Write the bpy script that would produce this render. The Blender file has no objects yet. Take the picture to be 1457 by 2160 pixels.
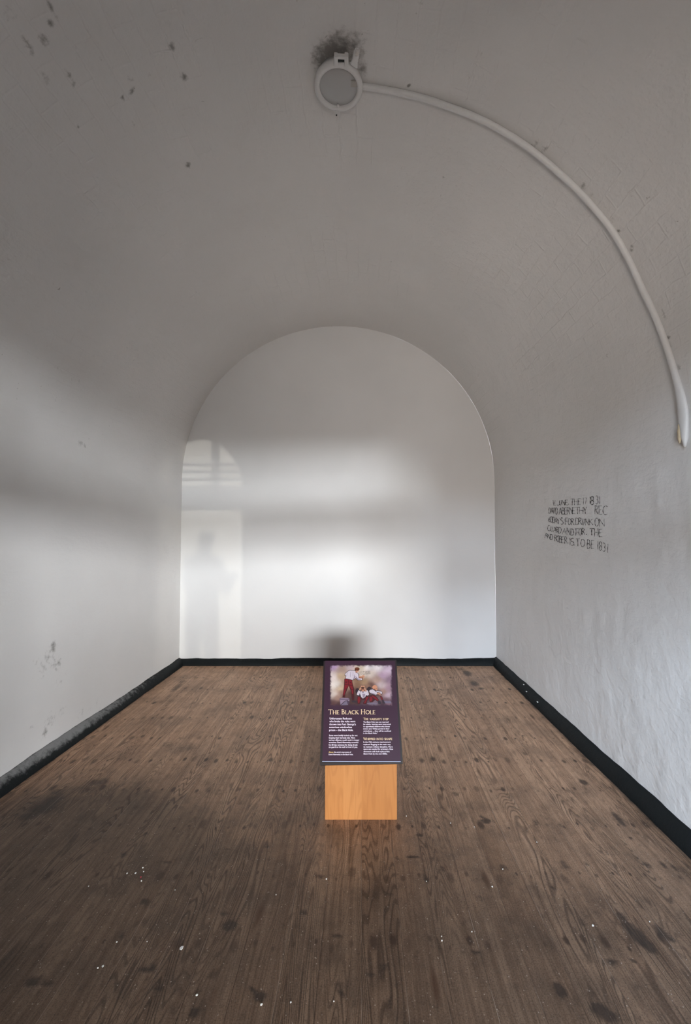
import bpy, bmesh, math, random
import numpy as np
from mathutils import Vector, Matrix

# ------------------------------------------------------------------ camera
F_PX, CX, HOR, CAM_H = 900.0, 762.5, 1112.0, 1.30
TH = math.atan((HOR - 1080.0) / F_PX)
sc = bpy.context.scene
C = sc.collection
cam_d = bpy.data.cameras.new('camera')
cam = bpy.data.objects.new('camera', cam_d)
C.objects.link(cam)
cam.location = (0, 0, CAM_H)
cam.rotation_euler = (math.pi / 2 + TH, 0, 0)
cam_d.sensor_fit = 'HORIZONTAL'
cam_d.sensor_width = 24.0
cam_d.lens = 24.0 * F_PX / 1457.0
cam_d.shift_x = -(CX - 728.5) / 1457.0
cam_d.clip_start = 0.02
sc.camera = cam

# ------------------------------------------------------------------ light
sc.view_settings.view_transform = 'Standard'
sc.view_settings.look = 'None'
sc.view_settings.gamma = 1.0
sc.view_settings.use_curve_mapping = False
sc.view_settings.exposure = 0.0

w = bpy.data.worlds.new('sky')
sc.world = w
w.use_nodes = True
w.node_tree.nodes['Background'].inputs['Color'].default_value = (0.62, 0.76, 1.0, 1)
w.node_tree.nodes['Background'].inputs['Strength'].default_value = 0.9


def area(name, loc, target, sx, sy, power, col):
    l = bpy.data.lights.new(name, 'AREA')
    l.shape = 'RECTANGLE'
    l.size, l.size_y, l.energy, l.color = sx, sy, power, col
    o = bpy.data.objects.new(name, l)
    C.objects.link(o)
    o.location = loc
    d = Vector(target) - Vector(loc)
    o.rotation_euler = d.to_track_quat('-Z', 'Y').to_euler()
    return o


def sun(name, az, sl, strength, ang, col):
    l = bpy.data.lights.new(name, 'SUN')
    l.energy, l.angle, l.color = strength, ang, col
    o = bpy.data.objects.new(name, l)
    C.objects.link(o)
    o.location = (3, -6, 3)
    o.rotation_euler = Vector((-az, 1.0, -sl)).to_track_quat('-Z', 'Y').to_euler()
    return o


# daylight of the bright court seen through the entrance, open sky, an added low fill light, low hazy sun
E_COURT, E_SKY, E_FILL, E_SUN, E_WORLD = 22000.0, 16300.0, 150.0, 0.46, 0.3
area('court_daylight', (7.9, -20.0, 4.65), (0.5, -0.3, 1.95), 16.4, 2.1, E_COURT, (0.93, 0.97, 1.0))
area('sky_daylight', (-7.2, -20.0, 8.6), (0.2, 0, 1.7), 14.4, 5.0, E_SKY, (0.67, 0.82, 1.0))
area('ground_bounce_fill', (0.34, -2.5, 0.50), (0.30, 3, 1.3), 2.2, 0.8, E_FILL, (1.0, 0.90, 0.80))  # added fill standing in for ground bounce, brightens the vault
sun('low_sun', 0.42, 0.070, E_SUN, 0.006, (1.0, 0.95, 0.80))
sc.cycles.use_light_tree = False
sc.cycles.max_bounces = 7
w.cycles.sampling_method = 'NONE'
w.node_tree.nodes['Background'].inputs['Strength'].default_value = E_WORLD

# ------------------------------------------------------------------ helpers
random.seed(7)
rng = np.random.default_rng(11)


def ray(px, py):
    r = (px - CX) / F_PX
    u = -(py - 1080.0) / F_PX
    return np.array([r, math.cos(TH) - u * math.sin(TH), math.sin(TH) + u * math.cos(TH)])


CAM = np.array([0, 0, CAM_H])
D = 4.09                      # end wall
FY = -0.30                    # inner face of the entrance wall
ZC, RZ = 1.757, 1.50          # springing and rise of the vault


def xl(y): return -1.727 - 0.030 * (D - y)
def xr(y): return 1.275 + 0.025 * (D - y)
def vc(y): return 0.5 * (xl(y) + xr(y))
def vr(y): return 0.5 * (xr(y) - xl(y))


def floor_pt(px, py, z=0.0):
    d = ray(px, py)
    return CAM + d * ((z - CAM_H) / d[2])


def back_pt(px, py, y=D):
    d = ray(px, py)
    return CAM + d * (y / d[1])


def shell_pt(px, py):
    """the point of the vaulted room (walls + vault + end wall) seen at a pixel of the frame"""
    d = ray(px, py)
    lo, hi = 0.05, 6.0
    def inside(t):
        p = CAM + d * t
        if p[1] > D or p[2] < 0: return False
        u = (p[0] - vc(p[1])) / vr(p[1])
        if p[2] > ZC: return u * u + ((p[2] - ZC) / RZ) ** 2 < 1
        return abs(u) < 1
    for _ in range(60):
        m = 0.5 * (lo + hi)
        if inside(m): lo = m
        else: hi = m
    return CAM + d * lo


def vnoise(x, y, seed=0):
    xi, yi = np.floor(x).astype(np.int64), np.floor(y).astype(np.int64)
    fx, fy = x - xi, y - yi
    fx, fy = fx * fx * (3 - 2 * fx), fy * fy * (3 - 2 * fy)
    def h(a, b):
        n = (a * 374761393 + b * 668265263 + seed * 974711) & 0x7fffffff
        n = ((n ^ (n >> 13)) * 1274126177) & 0x7fffffff
        n = n ^ (n >> 16)
        return (n & 0xffff) / 65535.0
    a = h(xi, yi) * (1 - fx) + h(xi + 1, yi) * fx
    b = h(xi, yi + 1) * (1 - fx) + h(xi + 1, yi + 1) * fx
    return a * (1 - fy) + b * fy


def fbm(x, y, seed=0, o=4):
    s, a, t = 0, 1.0, 0
    for k in range(o):
        s = s + a * vnoise(x * 2 ** k, y * 2 ** k, seed + k * 17)
        t += a
        a *= 0.5
    return s / t


def link(name, me, mat=None, parent=None, smooth=False):
    o = bpy.data.objects.new(name, me)
    C.objects.link(o)
    if mat is not None:
        me.materials.clear()
        me.materials.append(mat)
    if parent is not None:
        o.parent = parent
    if smooth:
        me.polygons.foreach_set('use_smooth', [True] * len(me.polygons))
    return o


def from_bm(name, bm, mat, parent=None, smooth=False):
    me = bpy.data.meshes.new(name)
    bmesh.ops.recalc_face_normals(bm, faces=bm.faces)
    bm.to_mesh(me)
    bm.free()
    return link(name, me, mat, parent, smooth)


def struct(o):
    o['kind'] = 'structure'
    return o


def tag(o, label, cat, group=None):
    o['label'] = label
    o['category'] = cat
    if group: o['group'] = group
    return o


def thing(name, label, cat, loc=(0, 0, 0), rz=0.0, group=None):
    o = bpy.data.objects.new(name, None)
    o.empty_display_size = 0.05
    C.objects.link(o)
    o.location = loc
    o.rotation_euler = (0, 0, rz)
    return tag(o, label, cat, group)


def grid_mesh(name, P, UV, attrs, mat, flip=False):
    """P (n,m,3) points, UV (n,m,2), attrs dict of (n,m)"""
    n, m = P.shape[:2]
    me = bpy.data.meshes.new(name)
    idx = np.arange(n * m).reshape(n, m)
    q = np.stack([idx[:-1, :-1], idx[1:, :-1], idx[1:, 1:], idx[:-1, 1:]], -1).reshape(-1, 4)
    if flip: q = q[:, ::-1]
    me.vertices.add(n * m)
    me.vertices.foreach_set('co', P.reshape(-1).astype(np.float32))
    me.loops.add(q.size)
    me.polygons.add(len(q))
    me.loops.foreach_set('vertex_index', q.reshape(-1).astype(np.int32))
    me.polygons.foreach_set('loop_start', (np.arange(len(q)) * 4).astype(np.int32))
    uvl = me.uv_layers.new(name='UVMap')
    uvl.data.foreach_set('uv', UV.reshape(-1, 2)[q.reshape(-1)].reshape(-1).astype(np.float32))
    for k, v in attrs.items():
        a = me.attributes.new(k, 'FLOAT', 'POINT')
        a.data.foreach_set('value', v.reshape(-1).astype(np.float32))
    me.update(calc_edges=True)
    me.validate()
    return link(name, me, mat, smooth=True)


# ---- node helpers
class N:
    def __init__(s, name):
        s.m = bpy.data.materials.new(name)
        s.m.use_nodes = True
        s.t = s.m.node_tree
        s.b = s.t.nodes['Principled BSDF']

    def n(s, typ, **kw):
        x = s.t.nodes.new(typ)
        for k, v in kw.items(): setattr(x, k, v)
        return x

    def set(s, inp, v):
        if isinstance(v, bpy.types.NodeSocket): s.t.links.new(v, inp)
        elif isinstance(v, (tuple, list)) and inp.type == 'RGBA' and len(v) == 3: inp.default_value = (*v, 1)
        else: inp.default_value = v

    def P(s, **kw):
        for k, v in kw.items(): s.set(s.b.inputs[k.replace('_', ' ')], v)

    def math(s, op, a, b=0.0, c=None, clamp=False):
        x = s.n('ShaderNodeMath', operation=op, use_clamp=clamp)
        s.set(x.inputs[0], a); s.set(x.inputs[1], b)
        if c is not None: s.set(x.inputs[2], c)
        return x.outputs[0]

    def mix(s, f, a, b, mode='MIX'):
        x = s.n('ShaderNodeMix', data_type='RGBA', blend_type=mode)
        s.set(x.inputs[0], f); s.set(x.inputs[6], a); s.set(x.inputs[7], b)
        return x.outputs[2]

    def ramp(s, v, lo, hi):
        x = s.n('ShaderNodeMapRange', interpolation_type='SMOOTHSTEP')
        s.set(x.inputs[0], v); x.inputs[1].default_value = lo; x.inputs[2].default_value = hi
        return x.outputs[0]

    def uv(s): return s.n('ShaderNodeTexCoord').outputs['UV']
    def obj(s): return s.n('ShaderNodeTexCoord').outputs['Object']

    def mapping(s, v, scale=(1, 1, 1), loc=(0, 0, 0), rot=(0, 0, 0)):
        x = s.n('ShaderNodeMapping')
        s.set(x.inputs[0], v)
        x.inputs['Scale'].default_value = scale; x.inputs['Location'].default_value = loc
        x.inputs['Rotation'].default_value = rot
        return x.outputs[0]

    def noise(s, v, scale, detail=4, rough=0.55, dist=0.0):
        x = s.n('ShaderNodeTexNoise')
        s.set(x.inputs['Vector'], v); x.inputs['Scale'].default_value = scale
        x.inputs['Detail'].default_value = detail; x.inputs['Roughness'].default_value = rough
        x.inputs['Distortion'].default_value = dist
        return x.outputs['Fac']

    def attr(s, name): return s.n('ShaderNodeAttribute', attribute_name=name).outputs['Fac']

    def bump(s, h, strength, dist, normal=None):
        x = s.n('ShaderNodeBump')
        x.inputs['Strength'].default_value = strength; x.inputs['Distance'].default_value = dist
        s.set(x.inputs['Height'], h)
        if normal is not None: s.set(x.inputs['Normal'], normal)
        return x.outputs[0]


def srgb(r, g, b):
    def f(c):
        c /= 255.0
        return c / 12.92 if c <= 0.04045 else ((c + 0.055) / 1.055) ** 2.4
    return (f(r), f(g), f(b))


def plain(name, col, rough=0.5, bump=0.0, scale=60.0, var=0.06, metal=0.0):
    k = N(name)
    v = k.obj()
    nz = k.noise(v, scale, 4)
    lo = tuple(c * (1 - var) for c in col); hi = tuple(min(1, c * (1 + var)) for c in col)
    k.P(Base_Color=k.mix(nz, lo, hi), Roughness=rough, Metallic=metal)
    if bump: k.P(Normal=k.bump(nz, bump, 0.003))
    return k.m


# ---- plaster: limewashed, lumpy, with worn spots ; uv is in metres on the surface
def plaster(name, brick=0.0, lump=1.0, speck=1.0, col=(0.735, 0.725, 0.715)):
    k = N(name)
    uv = k.uv()
    st = k.attr('stain')
    big = k.noise(uv, 1.1, 3)
    mid = k.noise(uv, 7.0, 4, 0.6)
    fine = k.noise(uv, 55.0, 2, 0.6)
    tooth = k.noise(k.mapping(uv, (26, 9, 1)), 1.0, 3, 0.6, 0.4)
    c = k.mix(k.ramp(big, 0.35, 0.65), col, tuple(x * 0.955 for x in col))
    # small flecks where the limewash has gone, thicker in some areas than others
    area_m = k.ramp(k.noise(k.mapping(uv, loc=(3, 7, 0)), 1.6, 3), 0.46, 0.68)
    fl = k.ramp(k.noise(k.mapping(uv, (1, 1.0, 1), loc=(9, 2, 0)), 34.0, 3, 0.62, 0.6), 0.685, 0.76)
    fl = k.math('MULTIPLY', fl, k.math('MULTIPLY_ADD', area_m, 0.75 * speck, 0.05 * speck))
    c = k.mix(fl, c, (0.20, 0.18, 0.155))
    # attribute stains, broken up by noise
    br = k.ramp(k.math('ADD', st, k.math('MULTIPLY_ADD', k.noise(uv, 42.0, 4, 0.65), 1.1, -0.55)), 0.30, 0.85)
    br = k.math('MULTIPLY', br, k.ramp(st, 0.02, 0.22))
    c = k.mix(k.math('MULTIPLY', br, 0.72), c, (0.115, 0.105, 0.092))
    k.P(Base_Color=c, Roughness=0.62)
    k.b.inputs['Specular IOR Level'].default_value = 0.3
    h = k.math('ADD', k.math('MULTIPLY', mid, 0.75), k.math('MULTIPLY', fine, 0.16))
    h = k.math('ADD', h, k.math('MULTIPLY', tooth, 0.32))
    if brick:
        bt = k.n('ShaderNodeTexBrick')
        wob = k.noise(uv, 3.0, 3)
        cx = k.n('ShaderNodeVectorMath', operation='ADD')
        k.set(cx.inputs[0], k.mapping(uv, (1, 1, 1), rot=(0, 0, math.pi / 2)))
        cb = k.n('ShaderNodeCombineXYZ')
        k.set(cb.inputs[0], k.math('MULTIPLY', wob, 0.06)); k.set(cb.inputs[1], k.math('MULTIPLY', mid, 0.035))
        k.set(cx.inputs[1], cb.outputs[0])
        k.set(bt.inputs['Vector'], cx.outputs[0])
        bt.inputs['Scale'].default_value = 1.0
        bt.inputs['Brick Width'].default_value = 0.225
        bt.inputs['Row Height'].default_value = 0.078
        bt.inputs['Mortar Size'].default_value = 0.006
        bt.inputs['Mortar Smooth'].default_value = 0.9
        msk = k.ramp(k.noise(k.mapping(uv, loc=(5, 1, 0)), 1.3, 2), 0.42, 0.66)
        h = k.math('SUBTRACT', h, k.math('MULTIPLY', bt.outputs['Fac'], k.math('MULTIPLY', msk, brick)))
    k.P(Normal=k.bump(h, 0.55 * lump, 0.012))
    return k.m


M_vault = plaster('vault_limewash', brick=0.10, lump=1.5, speck=1.0)
M_left = plaster('left_wall_limewash', lump=0.9, speck=0.15)
M_right = plaster('right_wall_limewash', lump=1.5, speck=0.10)
M_back = plaster('end_wall_limewash', lump=0.14, speck=0.0, col=(0.80, 0.80, 0.80))
M_front = plain('entrance_wall_limewash', (0.75, 0.74, 0.72), 0.7, 0.2, 20)
M_white = plain('white_gloss_paint', (0.70, 0.70, 0.70), 0.42, 0.25, 45)
M_screw = plain('painted_screw', (0.62, 0.60, 0.57), 0.45)
M_dark = plain('dark_gap', (0.02, 0.025, 0.025), 0.7)

# ------------------------------------------------------------------ walls, vault, end wall
def blobs(P, lst, reach=None):
    """sum of soft spots around room points seen at given pixels: (px, py, radius m, strength[, stretch y])"""
    s = np.zeros(P.shape[:2])
    for b in lst:
        p = shell_pt(b[0], b[1])
        d2 = ((P - p) ** 2)
        k = b[4] if len(b) > 4 else 1.0
        q = (d2[..., 0] + d2[..., 2]) / b[2] ** 2 + d2[..., 1] / (b[2] * k) ** 2
        s = np.maximum(s, b[3] * np.exp(-q))
    return s


def lumps(s, y, seed):
    return 0.010 * (fbm(s * 1.5, y * 1.5, seed) - 0.5) + 0.004 * (fbm(s * 7, y * 6, seed + 5) - 0.5)


ARC = math.pi * 0.5 * (1.5 + RZ)

ys = np.concatenate([np.linspace(FY, 1.0, 30)[:-1], np.arange(1.0, D + 0.001, 0.0145)])
ys[-1] = D
# left wall
zs = np.append(np.arange(0, ZC - 0.005, 0.0145), ZC)
Y, Z = np.meshgrid(ys, zs, indexing='ij')
fade = np.clip((D - Y) / 0.12, 0, 1)
dl = lumps(-(ZC - Z), Y, 1) * (0.3 + 0.7 * fade)
PL = np.stack([xl(Y) + dl, Y, Z], -1)
stL = blobs(PL, [(112, 1365, .05, .7, .6), (100, 1385, .04, .55), (120, 1400, .06, .5), (75, 1395, .04, .35), (140, 1420, .04, .3),
                 (95, 1545, .045, .55, .7), (65, 1535, .02, .5), (105, 1520, .06, .45, 1.2), (130, 1500, .06, .35, 1.2),
                 (170, 1505, .05, .35, 1.5), (205, 1480, .05, .4, .5), (190, 1500, .03, .4), (50, 1555, .02, .35), (235, 1495, .03, .3, 2), (108, 1375, .07, .42), (92, 1410, .08, .40), (125, 1440, .05, .35), (215, 1500, .06, .32, 2), (85, 1560, .05, .3)]) * 1.05
grid_mesh('wall_left', PL, np.stack([Z - ZC, Y], -1), {'stain': stL}, M_left, flip=True)
# right wall: the roughest of the three, trowelled in vertical dabs and gouged
ysr = np.concatenate([np.linspace(FY, 1.45, 60)[:-1], np.arange(1.45, D - 0.004, 0.009)]); ysr = np.append(ysr, D)
zsr = np.append(np.arange(0, ZC - 0.005, 0.009), ZC)
Y, Z = np.meshgrid(ysr, zsr, indexing='ij')
fade = np.clip((D - Y) / 0.12, 0, 1)
top = np.clip((ZC - Z) / 0.25, 0, 1)
dr = lumps(ARC + ZC - Z, Y, 1) * (0.3 + 0.7 * fade) + top * 0.005 * (fbm(Z * 4.0, Y * 11.0, 31) - 0.5)
for _ in range(90):
    gy, gz_ = 1.5 + 2.4 * rng.random() ** 1.3, 0.1 + 1.5 * rng.random()
    ry, rz = rng.uniform(.007, .016), rng.uniform(.012, .035)
    q = ((Y - gy + (Z - gz_) * rng.uniform(-.25, .25)) / ry) ** 2 + ((Z - gz_) / rz) ** 2
    dr = dr + top * rng.choice([-1, 1, 1]) * rng.uniform(.0008, .0026) * np.exp(-q)
PR = np.stack([xr(Y) - dr, Y, Z], -1)
stR = blobs(PR, [(1233, 990, .035, .30, .6), (1356, 860, .012, .5), (1310, 880, .012, .5)])
grid_mesh('wall_right', PR, np.stack([ARC + ZC - Z, Y], -1), {'stain': stR}, M_right)
# vault
ts = np.linspace(0, math.pi, 330)
Y, T = np.meshgrid(ys, ts, indexing='ij')
S = T / math.pi * ARC
fade = np.clip((D - Y) / 0.12, 0, 1)
dv = lumps(S, Y, 1) * (0.3 + 0.7 * fade)
PV = np.stack([vc(Y) - (vr(Y) - dv) * np.cos(T), Y, ZC + (RZ - dv) * np.sin(T)], -1)
soot = [(705, 112, .075, .95), (720, 95, .075, .75), (685, 122, .07, .85), (745, 95, .065, .65), (668, 140, .04, .5), (765, 145, .03, .7, 1.4),
        (757, 118, .03, .6), (712, 75, .08, .35), (660, 95, .06, .2), (775, 90, .06, .2), (700, 45, .08, .15)]
marks = [(108, 15, .010, .7, 3), (108, 52, .016, .75), (122, 45, .012, .5), (93, 85, .016, .75, 1.5), (57, 92, .013, .65, 3), (68, 115, .01, .5, 2), (95, 165, .018, .55, 1.6),
         (145, 158, .016, .6, 1.5), (155, 178, .016, .5), (362, 98, .018, .75), (388, 162, .018, .75, 1.4), (314, 156, .010, .85), (276, 165, .012, .55, 2),
         (258, 206, .013, .7), (275, 193, .017, .75, .8), (283, 180, .012, .5), (273, 236, .008, .6), (281, 262, .012, .55), (166, 268, .007, .6), (154, 308, .006, .7),
         (396, 348, .018, .75, 1.3), (160, 108, .03, .3), (165, 112, .03, .3), (240, 55, .05, .2, 2), (20, 35, .03, .35, 1.5), (55, 440, .008, .4), (86, 465, .014, .4, 2),
         (224, 449, .006, .7), (560, 405, .008, .4), (325, 278, .012, .4), (375, 310, .01, .4), (400, 290, .01, .4), (292, 135, .012, .4), (212, 126, .011, .45, 2),
         (700, 690, .012, 1.0), (920, 676, .010, .5), (1117, 310, .03, .5), (1130, 300, .022, .45), (1148, 315, .02, .55), (1140, 322, .016, .5), (1055, 263, .012, .5),
         (1080, 280, .012, .5), (1205, 370, .016, .5), (1230, 393, .02, .6), (1247, 410, .016, .5), (1290, 465, .016, .6), (1305, 485, .010, .9), (1333, 520, .014, .7), (1330, 530, .01, .8),
         (1400, 665, .022, .6, .7), (1398, 652, .014, .4), (1412, 712, .012, .8), (1417, 728, .012, .7), (1432, 775, .014, .7), (862, 180, .007, 1.0), (907, 181, .005, .8), (923, 197, .005, .8),
         (945, 229, .008, .7), (1176, 348, .006, .9), (1229, 443, .006, .9), (888, 4, .012, .7), (1017, 118, .01, .6, 2), (1348, 108, .014, .3),
         (1040, 735, .02, .4, .5), (1058, 700, .02, .35), (1070, 675, .02, .35), (1030, 740, .012, .45), (1060, 600, .02, .25), (1075, 585, .02, .25),
         (170, 935, .03, .5, 1.3), (180, 942, .02, .5), (188, 925, .014, .4), (160, 936, .014, .4), (218, 790, .018, .45), (162, 805, .03, .3, 2), (125, 780, .03, .3, 3),
         (270, 845, .016, .35), (345, 860, .012, .4), (330, 888, .012, .35), (345, 938, .014, .4, .6), (302, 905, .014, .35, .6), (280, 915, .01, .4), (310, 890, .01, .4)]
grain = fbm(S * 20, Y * 20, 77)
stV = np.maximum(blobs(PV, soot), blobs(PV, marks) * 1.15)
grid_mesh('ceiling', PV, np.stack([S, Y], -1), {'stain': stV}, M_vault, flip=True)

# end wall (half disc over a rectangle), polar fan of rows
us = np.linspace(-1, 1, 170)
rows = np.concatenate([np.linspace(0, ZC, 110)[:-1], ZC + RZ * np.sin(np.linspace(0, math.pi / 2, 90))])
U, Z = np.meshgrid(us, rows, indexing='ij')
half = vr(D) * np.sqrt(np.clip(1 - (np.maximum(Z - ZC, 0) / RZ) ** 2, 0, 1)) + 0.012
X = vc(D) + U * half
db = 0.004 * (fbm(X * 1.7, Z * 1.7, 9) - 0.5)
PB = np.stack([X, D - db, Z], -1)
stB = blobs(PB, [(885, 1372, .012, .4), (866, 1250, .01, .15)])
grid_mesh('wall_back', PB, np.stack([X, Z], -1), {'stain': stB}, M_back, flip=True)


def crack(name, pts, r, parent=None):
    pass


# ---- entrance wall behind the camera, with a doorway and an arched fanlight
def poly_holes(name, outer, holes, thick, mat):
    cu = bpy.data.curves.new(name + '_outline', 'CURVE')
    cu.dimensions = '2D'
    cu.fill_mode = 'BOTH'
    cu.extrude = thick / 2
    for pts in [outer] + holes:
        sp = cu.splines.new('POLY')
        sp.points.add(len(pts) - 1)
        for p, q in zip(sp.points, pts): p.co = (q[0], q[1], 0, 1)
        sp.use_cyclic_u = True
    o = bpy.data.objects.new('tmp', cu)
    C.objects.link(o)
    dg = bpy.context.evaluated_depsgraph_get()
    me = bpy.data.meshes.new_from_object(o.evaluated_get(dg))
    bpy.data.objects.remove(o)
    bpy.data.curves.remove(cu)
    me.transform(Matrix.Rotation(math.pi / 2, 4, 'X'))
    return link(name, me, mat)


DX0, DX1, DZ = -0.08, 0.76, 1.78
FZ0, FZR = 1.97, 0.49
xL, xR = xl(FY) - 0.25, xr(FY) + 0.25
arch = [(DX1 + (DX0 - DX1) * 0.5 * (1 - math.cos(a)), FZ0 + FZR * math.sin(a)) for a in np.linspace(0, math.pi, 40)]
wf = poly_holes('wall_front', [(xL, -0.02), (xR, -0.02), (xR, 3.5), (xL, 3.5)],
                [[(DX0, 0.0), (DX0, DZ), (DX1, DZ), (DX1, 0.0)], arch], 0.14, M_front)
wf.location = (0, FY - 0.072, 0)
struct(wf)
for nm in ('wall_left', 'wall_right', 'wall_back', 'ceiling'):
    struct(bpy.data.objects[nm])


def box(bm, x0, x1, y0, y1, z0, z1):
    r = bmesh.ops.create_cube(bm, size=1.0)
    for v in r['verts']:
        v.co = Vector((x0 + (v.co.x + .5) * (x1 - x0), y0 + (v.co.y + .5) * (y1 - y0), z0 + (v.co.z + .5) * (z1 - z0)))
    return r['verts']


bm = bmesh.new()
cxa, rxa = 0.5 * (DX0 + DX1), 0.5 * (DX1 - DX0)
for mx in (0.10, 0.47):
    zt = FZ0 + FZR * math.sqrt(1 - ((mx - cxa) / rxa) ** 2)
    box(bm, mx - 0.027, mx + 0.027, FY - 0.11, FY - 0.05, FZ0, zt)
for bz in (0.025, 0.10, 0.175, 0.245):
    hw = rxa * math.sqrt(1 - (bz / FZR) ** 2)
    box(bm, cxa - hw, cxa + hw, FY - 0.10, FY - 0.07, FZ0 + bz - 0.012, FZ0 + bz + 0.012)
struct(from_bm('window_1', bm, M_white))

# ------------------------------------------------------------------ floor
PITCH = 0.121
def wood_floor():
    k = N('worn_floorboards')
    uv = k.uv()
    st = k.attr('stain'); du = k.attr('wear_falloff'); bd = k.attr('board'); gp = k.attr('gap')
    sep = k.n('ShaderNodeSeparateXYZ'); k.set(sep.inputs[0], uv)
    cb = k.n('ShaderNodeCombineXYZ')
    k.set(cb.inputs[0], sep.outputs[0])
    k.set(cb.inputs[1], k.math('ADD', sep.outputs[1], k.math('MULTIPLY', bd, 37.0)))
    k.set(cb.inputs[2], k.math('MULTIPLY', bd, 19.0))
    v = cb.outputs[0]
    wide = k.noise(k.mapping(v, (8.0, 0.80, 1)), 1.0, 2, 0.5, 0.35)
    rings = k.ramp(k.math('SINE', k.math('MULTIPLY', wide, 250.0)), 0.0, 1.0)
    figure = k.ramp(k.noise(k.mapping(v, (5.0, 0.7, 1), loc=(3, 0, 0)), 1.0, 2), 0.40, 0.62)
    rings = k.math('MULTIPLY', rings, k.math('MULTIPLY_ADD', figure, 0.75, 0.25))
    fib = k.noise(k.mapping(v, (420, 9, 1)), 1.0, 3, 0.6)
    fib2 = k.noise(k.mapping(v, (60, 1.6, 1)), 1.0, 5, 0.65)
    grime = k.noise(uv, 5.0, 6, 0.65)
    grime2 = k.noise(k.mapping(uv, (1.3, 1, 1)), 26.0, 6, 0.72)
    grit = k.noise(uv, 240.0, 3, 0.7)
    c = k.mix(k.ramp(fib2, 0.30, 0.72), srgb(222, 180, 147), srgb(172, 134, 106))
    c = k.mix(k.math('MULTIPLY', rings, 0.66), c, srgb(84, 62, 49))
    c = k.mix(k.math('MULTIPLY', k.ramp(fib, 0.45, 0.8), 0.35), c, srgb(88, 66, 52))
    # each board its own tone
    c = k.mix(k.math('MULTIPLY', bd, 0.30), c, srgb(142, 104, 78))
    # grime
    c = k.mix(k.math('MULTIPLY', k.ramp(grime, 0.42, 0.68), 0.42), c, srgb(98, 78, 65))
    c = k.mix(k.math('MULTIPLY', k.ramp(grime2, 0.52, 0.70), 0.42), c, srgb(92, 74, 62))
    c = k.mix(k.math('MULTIPLY', k.ramp(grit, 0.48, 0.70), 0.60), c, srgb(74, 58, 48))
    c = k.mix(k.math('MULTIPLY', k.ramp(grit, 0.46, 0.28), 0.45), c, srgb(206, 184, 166))
    # wear plus painted light falloff darkens the boards near the entrance
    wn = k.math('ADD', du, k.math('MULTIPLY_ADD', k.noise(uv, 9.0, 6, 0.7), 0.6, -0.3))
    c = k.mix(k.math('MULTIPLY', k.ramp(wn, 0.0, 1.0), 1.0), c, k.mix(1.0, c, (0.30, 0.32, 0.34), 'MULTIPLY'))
    # knots
    vo = k.n('ShaderNodeTexVoronoi')
    k.set(vo.inputs['Vector'], k.mapping(v, (8.2, 1.9, 1))); vo.inputs['Scale'].default_value = 1.0
    kn = k.math('SUBTRACT', 1.0, k.ramp(vo.outputs['Distance'], 0.03, 0.13))
    c = k.mix(k.math('MULTIPLY', kn, 0.7), c, srgb(66, 42, 28))
    # a pair of nails in each board over every joist, with rust halos of very different size
    qx = k.math('MULTIPLY', sep.outputs[0], 2.0 / PITCH); qy = k.math('MULTIPLY_ADD', sep.outputs[1], 1 / 0.262, -1.38 / 0.262 + 0.5)
    ix = k.math('FLOOR', qx); iy = k.math('FLOOR', qy)
    cell = k.n('ShaderNodeCombineXYZ'); k.set(cell.inputs[0], ix); k.set(cell.inputs[1], iy)
    wn2 = k.n('ShaderNodeTexWhiteNoise', noise_dimensions='2D'); k.set(wn2.inputs['Vector'], cell.outputs[0])
    rgb = k.n('ShaderNodeSeparateColor'); k.set(rgb.inputs[0], wn2.outputs['Color'])
    fx = k.math('SUBTRACT', k.math('SUBTRACT', k.math('FRACT', qx), 0.5), k.math('MULTIPLY_ADD', rgb.outputs[0], 0.30, -0.15))
    fy = k.math('SUBTRACT', k.math('SUBTRACT', k.math('FRACT', qy), 0.5), k.math('MULTIPLY_ADD', rgb.outputs[1], 0.14, -0.07))
    rad = k.math('MULTIPLY_ADD', k.math('POWER', rgb.outputs[2], 2.5), 0.011, 0.0048)
    ex = k.math('DIVIDE', k.math('MULTIPLY', fx, PITCH / 2), rad)
    ey = k.math('DIVIDE', k.math('MULTIPLY', fy, 0.262), k.math('MULTIPLY', rad, 1.8))
    dn = k.math('SQRT', k.math('ADD', k.math('MULTIPLY', ex, ex), k.math('MULTIPLY', ey, ey)))
    dn = k.math('ADD', dn, k.math('MULTIPLY_ADD', k.noise(uv, 110.0, 4, 0.65), 1.2, -0.6))
    nail = k.math('SUBTRACT', 1.0, k.ramp(dn, 0.45, 1.35))
    nail = k.math('MULTIPLY', nail, k.math('MULTIPLY_ADD', wn2.outputs['Value'], 0.6, 0.30))
    c = k.mix(nail, c, srgb(58, 43, 35))
    # spills and dents
    s2 = k.ramp(k.math('ADD', st, k.math('MULTIPLY_ADD', k.noise(uv, 60, 5, 0.65), 0.7, -0.35)), 0.12, 0.75)
    s2 = k.math('MULTIPLY', s2, k.ramp(st, 0.03, 0.2))
    c = k.mix(k.math('MULTIPLY', s2, 0.80), c, srgb(46, 37, 33))
    c = k.mix(k.math('MULTIPLY', k.attr('tar'), 0.85), c, (0.012, 0.012, 0.013))
    # joints packed with pale dust in places, dark elsewhere
    pale = k.ramp(k.noise(k.mapping(uv, (3, 2.0, 1), loc=(2, 5, 0)), 2.0, 4), 0.47, 0.6)
    c = k.mix(gp, c, k.mix(pale, srgb(74, 60, 51), srgb(158, 142, 130)))
    # dust motes and flecks of limewash
    vs = k.n('ShaderNodeTexVoronoi'); k.set(vs.inputs['Vector'], uv); vs.inputs['Scale'].default_value = 85.0
    mot = k.math('SUBTRACT', 1.0, k.ramp(vs.outputs['Distance'], 0.08, 0.20))
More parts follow.
